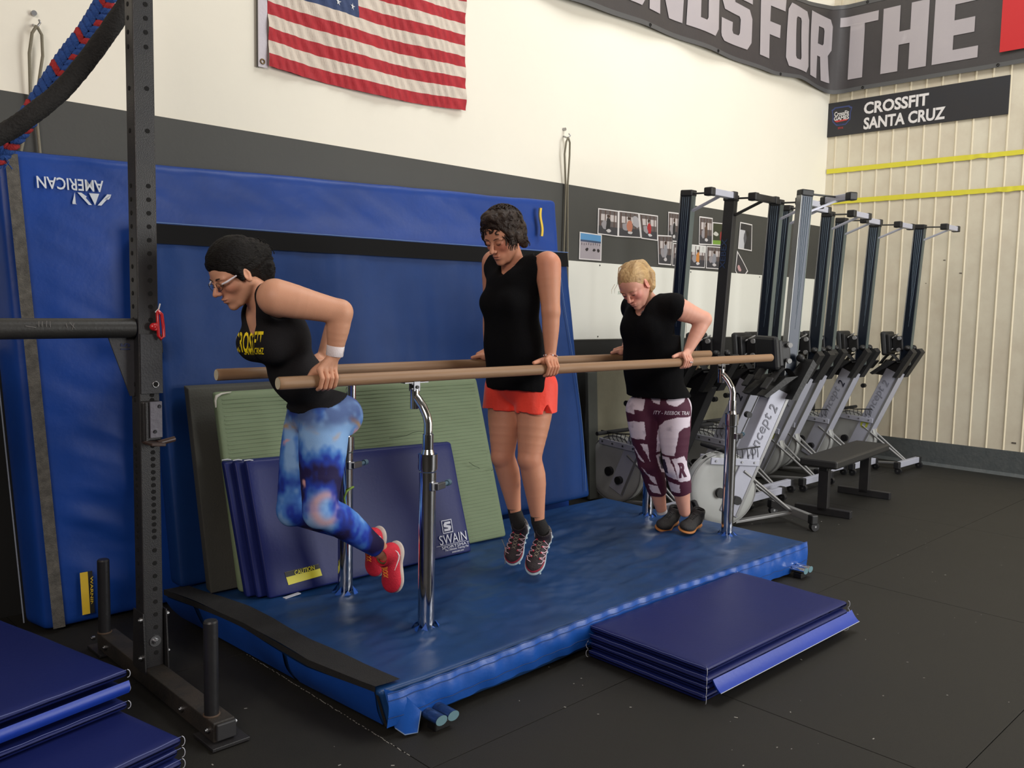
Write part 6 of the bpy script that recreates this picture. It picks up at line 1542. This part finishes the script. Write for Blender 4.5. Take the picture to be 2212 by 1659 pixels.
for k in range(60):
    d_ = np.array([R_.uniform(.0, .024), R_.uniform(-.026, .02), R_.uniform(-.01, .01)]); e_ = np.array([R_.uniform(-.004, .016), R_.uniform(-.012, .008), R_.uniform(-.02, .015)]); m.tube([tuple(p0+d_*.5+np.array([0, 0, .018])), tuple(p0+d_+np.array([.055, -.024, .012])), tuple(p0+d_+np.array([.090, -.046, -.055])), tuple(p0+d_*.8+np.array([.086, -.056, -.115])), tuple(p0+e_+np.array([.074, -.056, -.180]))], [.001, .0014, .0014, .001, .0004], n=4)
for s_ in (-.02, .0, .03): m.tube([tuple(TT(.06, -.05+s_, .075)), tuple(TT(.095, -.06+s_, .065)), tuple(TT(.105, -.065+s_, .045))], [.0012, .001, .0004], n=4)
tag(m.build('hair_strands', hb3, w3), kind='stuff')
m = MB(); m.tube([tuple(p0+np.array([.020, -.002, .0])+(np.array([0, 1., 0])*math.cos(a)+np.array([.3, 0, 1])*math.sin(a))*.025) for a in [i*PI/8 for i in range(16)]], .004, n=6, closed=True); m.build('hair_tie', hb3, w3)
m = MB(); c = np.array([P2(1492, 794, 2.78)[0]-.002, 2.782, ZB+.002]); m.tube([tuple(c+np.array([.0, -.0088*math.sin(a)*.5, .0]) + np.array([.0095*math.cos(a), -.006+.0095*math.sin(a)*.6, -.004*math.sin(a)])) for a in [i*PI/8 for i in range(16)]], .0018, n=5, closed=True); m.sph(tuple(c+np.array([0, -.013, 0])), .0035, 5); m.build('ring', M('silver', (220, 220, 226), .2, 1.), w3)
# shoes
def blkc(V, N):
    c = np.tile(lin((38, 37, 38)), (len(V), 1)); return c*(1+.25*fbm(V*120, 6, 2)[:, None])
bs_ = M('shoe_black', (38, 37, 38), .75, attr='col', bump=.4, bs=220); gum = M('sole_gum', (186, 120, 62), .55)
for q, hh, tt in (('L', P2(1508, 1128, 2.965), P2(1446, 1169, 2.86)), ('R', P2(1458, 1122, 3.125), P2(1404, 1163, 3.03))):
    s_, fn = shoe('shoe', hh, tt, nrm(np.array([-.45, -.35, .80])), w3, blkc, gum, bs_, w=1.1, length=.255, lab='black training shoe with a gum sole')
    laces(fn, s_, black, 4, .002, .016)
    me = poly_mesh([[(-.014, -.012), (.014, -.012), (0, .016)], [(-.006, -.008), (.006, -.008), (0, .005)]])
    place2d(me, 'logo', M('logo_silver', (170, 166, 164), .4), s_, fn(.075, .0395, .040), np.array(fn(1, 0, 0))-np.array(fn(0, 0, 0)), np.array(fn(0, 0, -1))-np.array(fn(0, 0, 0))) if 0 else None
    X_ = Vector(fn(1, 0, 0))-Vector(fn(0, 0, 0)); Zl = Vector(fn(0, 0, 1))-Vector(fn(0, 0, 0))
    o_ = place2d(me, 'logo', M('logo_silver', (170, 166, 164), .4), s_, fn(.062, .0425, .044), X_, Zl)
    m = MB(); m.tube([fn(.060+.032*math.cos(a), .029*math.sin(a), .094) for a in [i*PI/8 for i in range(16)]], .005, n=6, closed=True); m.build('collar', black, s_)
    an = J3['an'+q]; 
    if q == 'R': m = MB(); d = nrm(an-J3['kn'+q]); m.tube([tuple(an+d*.0), tuple(an+d*.03)], [.031, .033], n=20); m.build('ankle_sock', M('sock_white', (206, 206, 210), .9), w3)
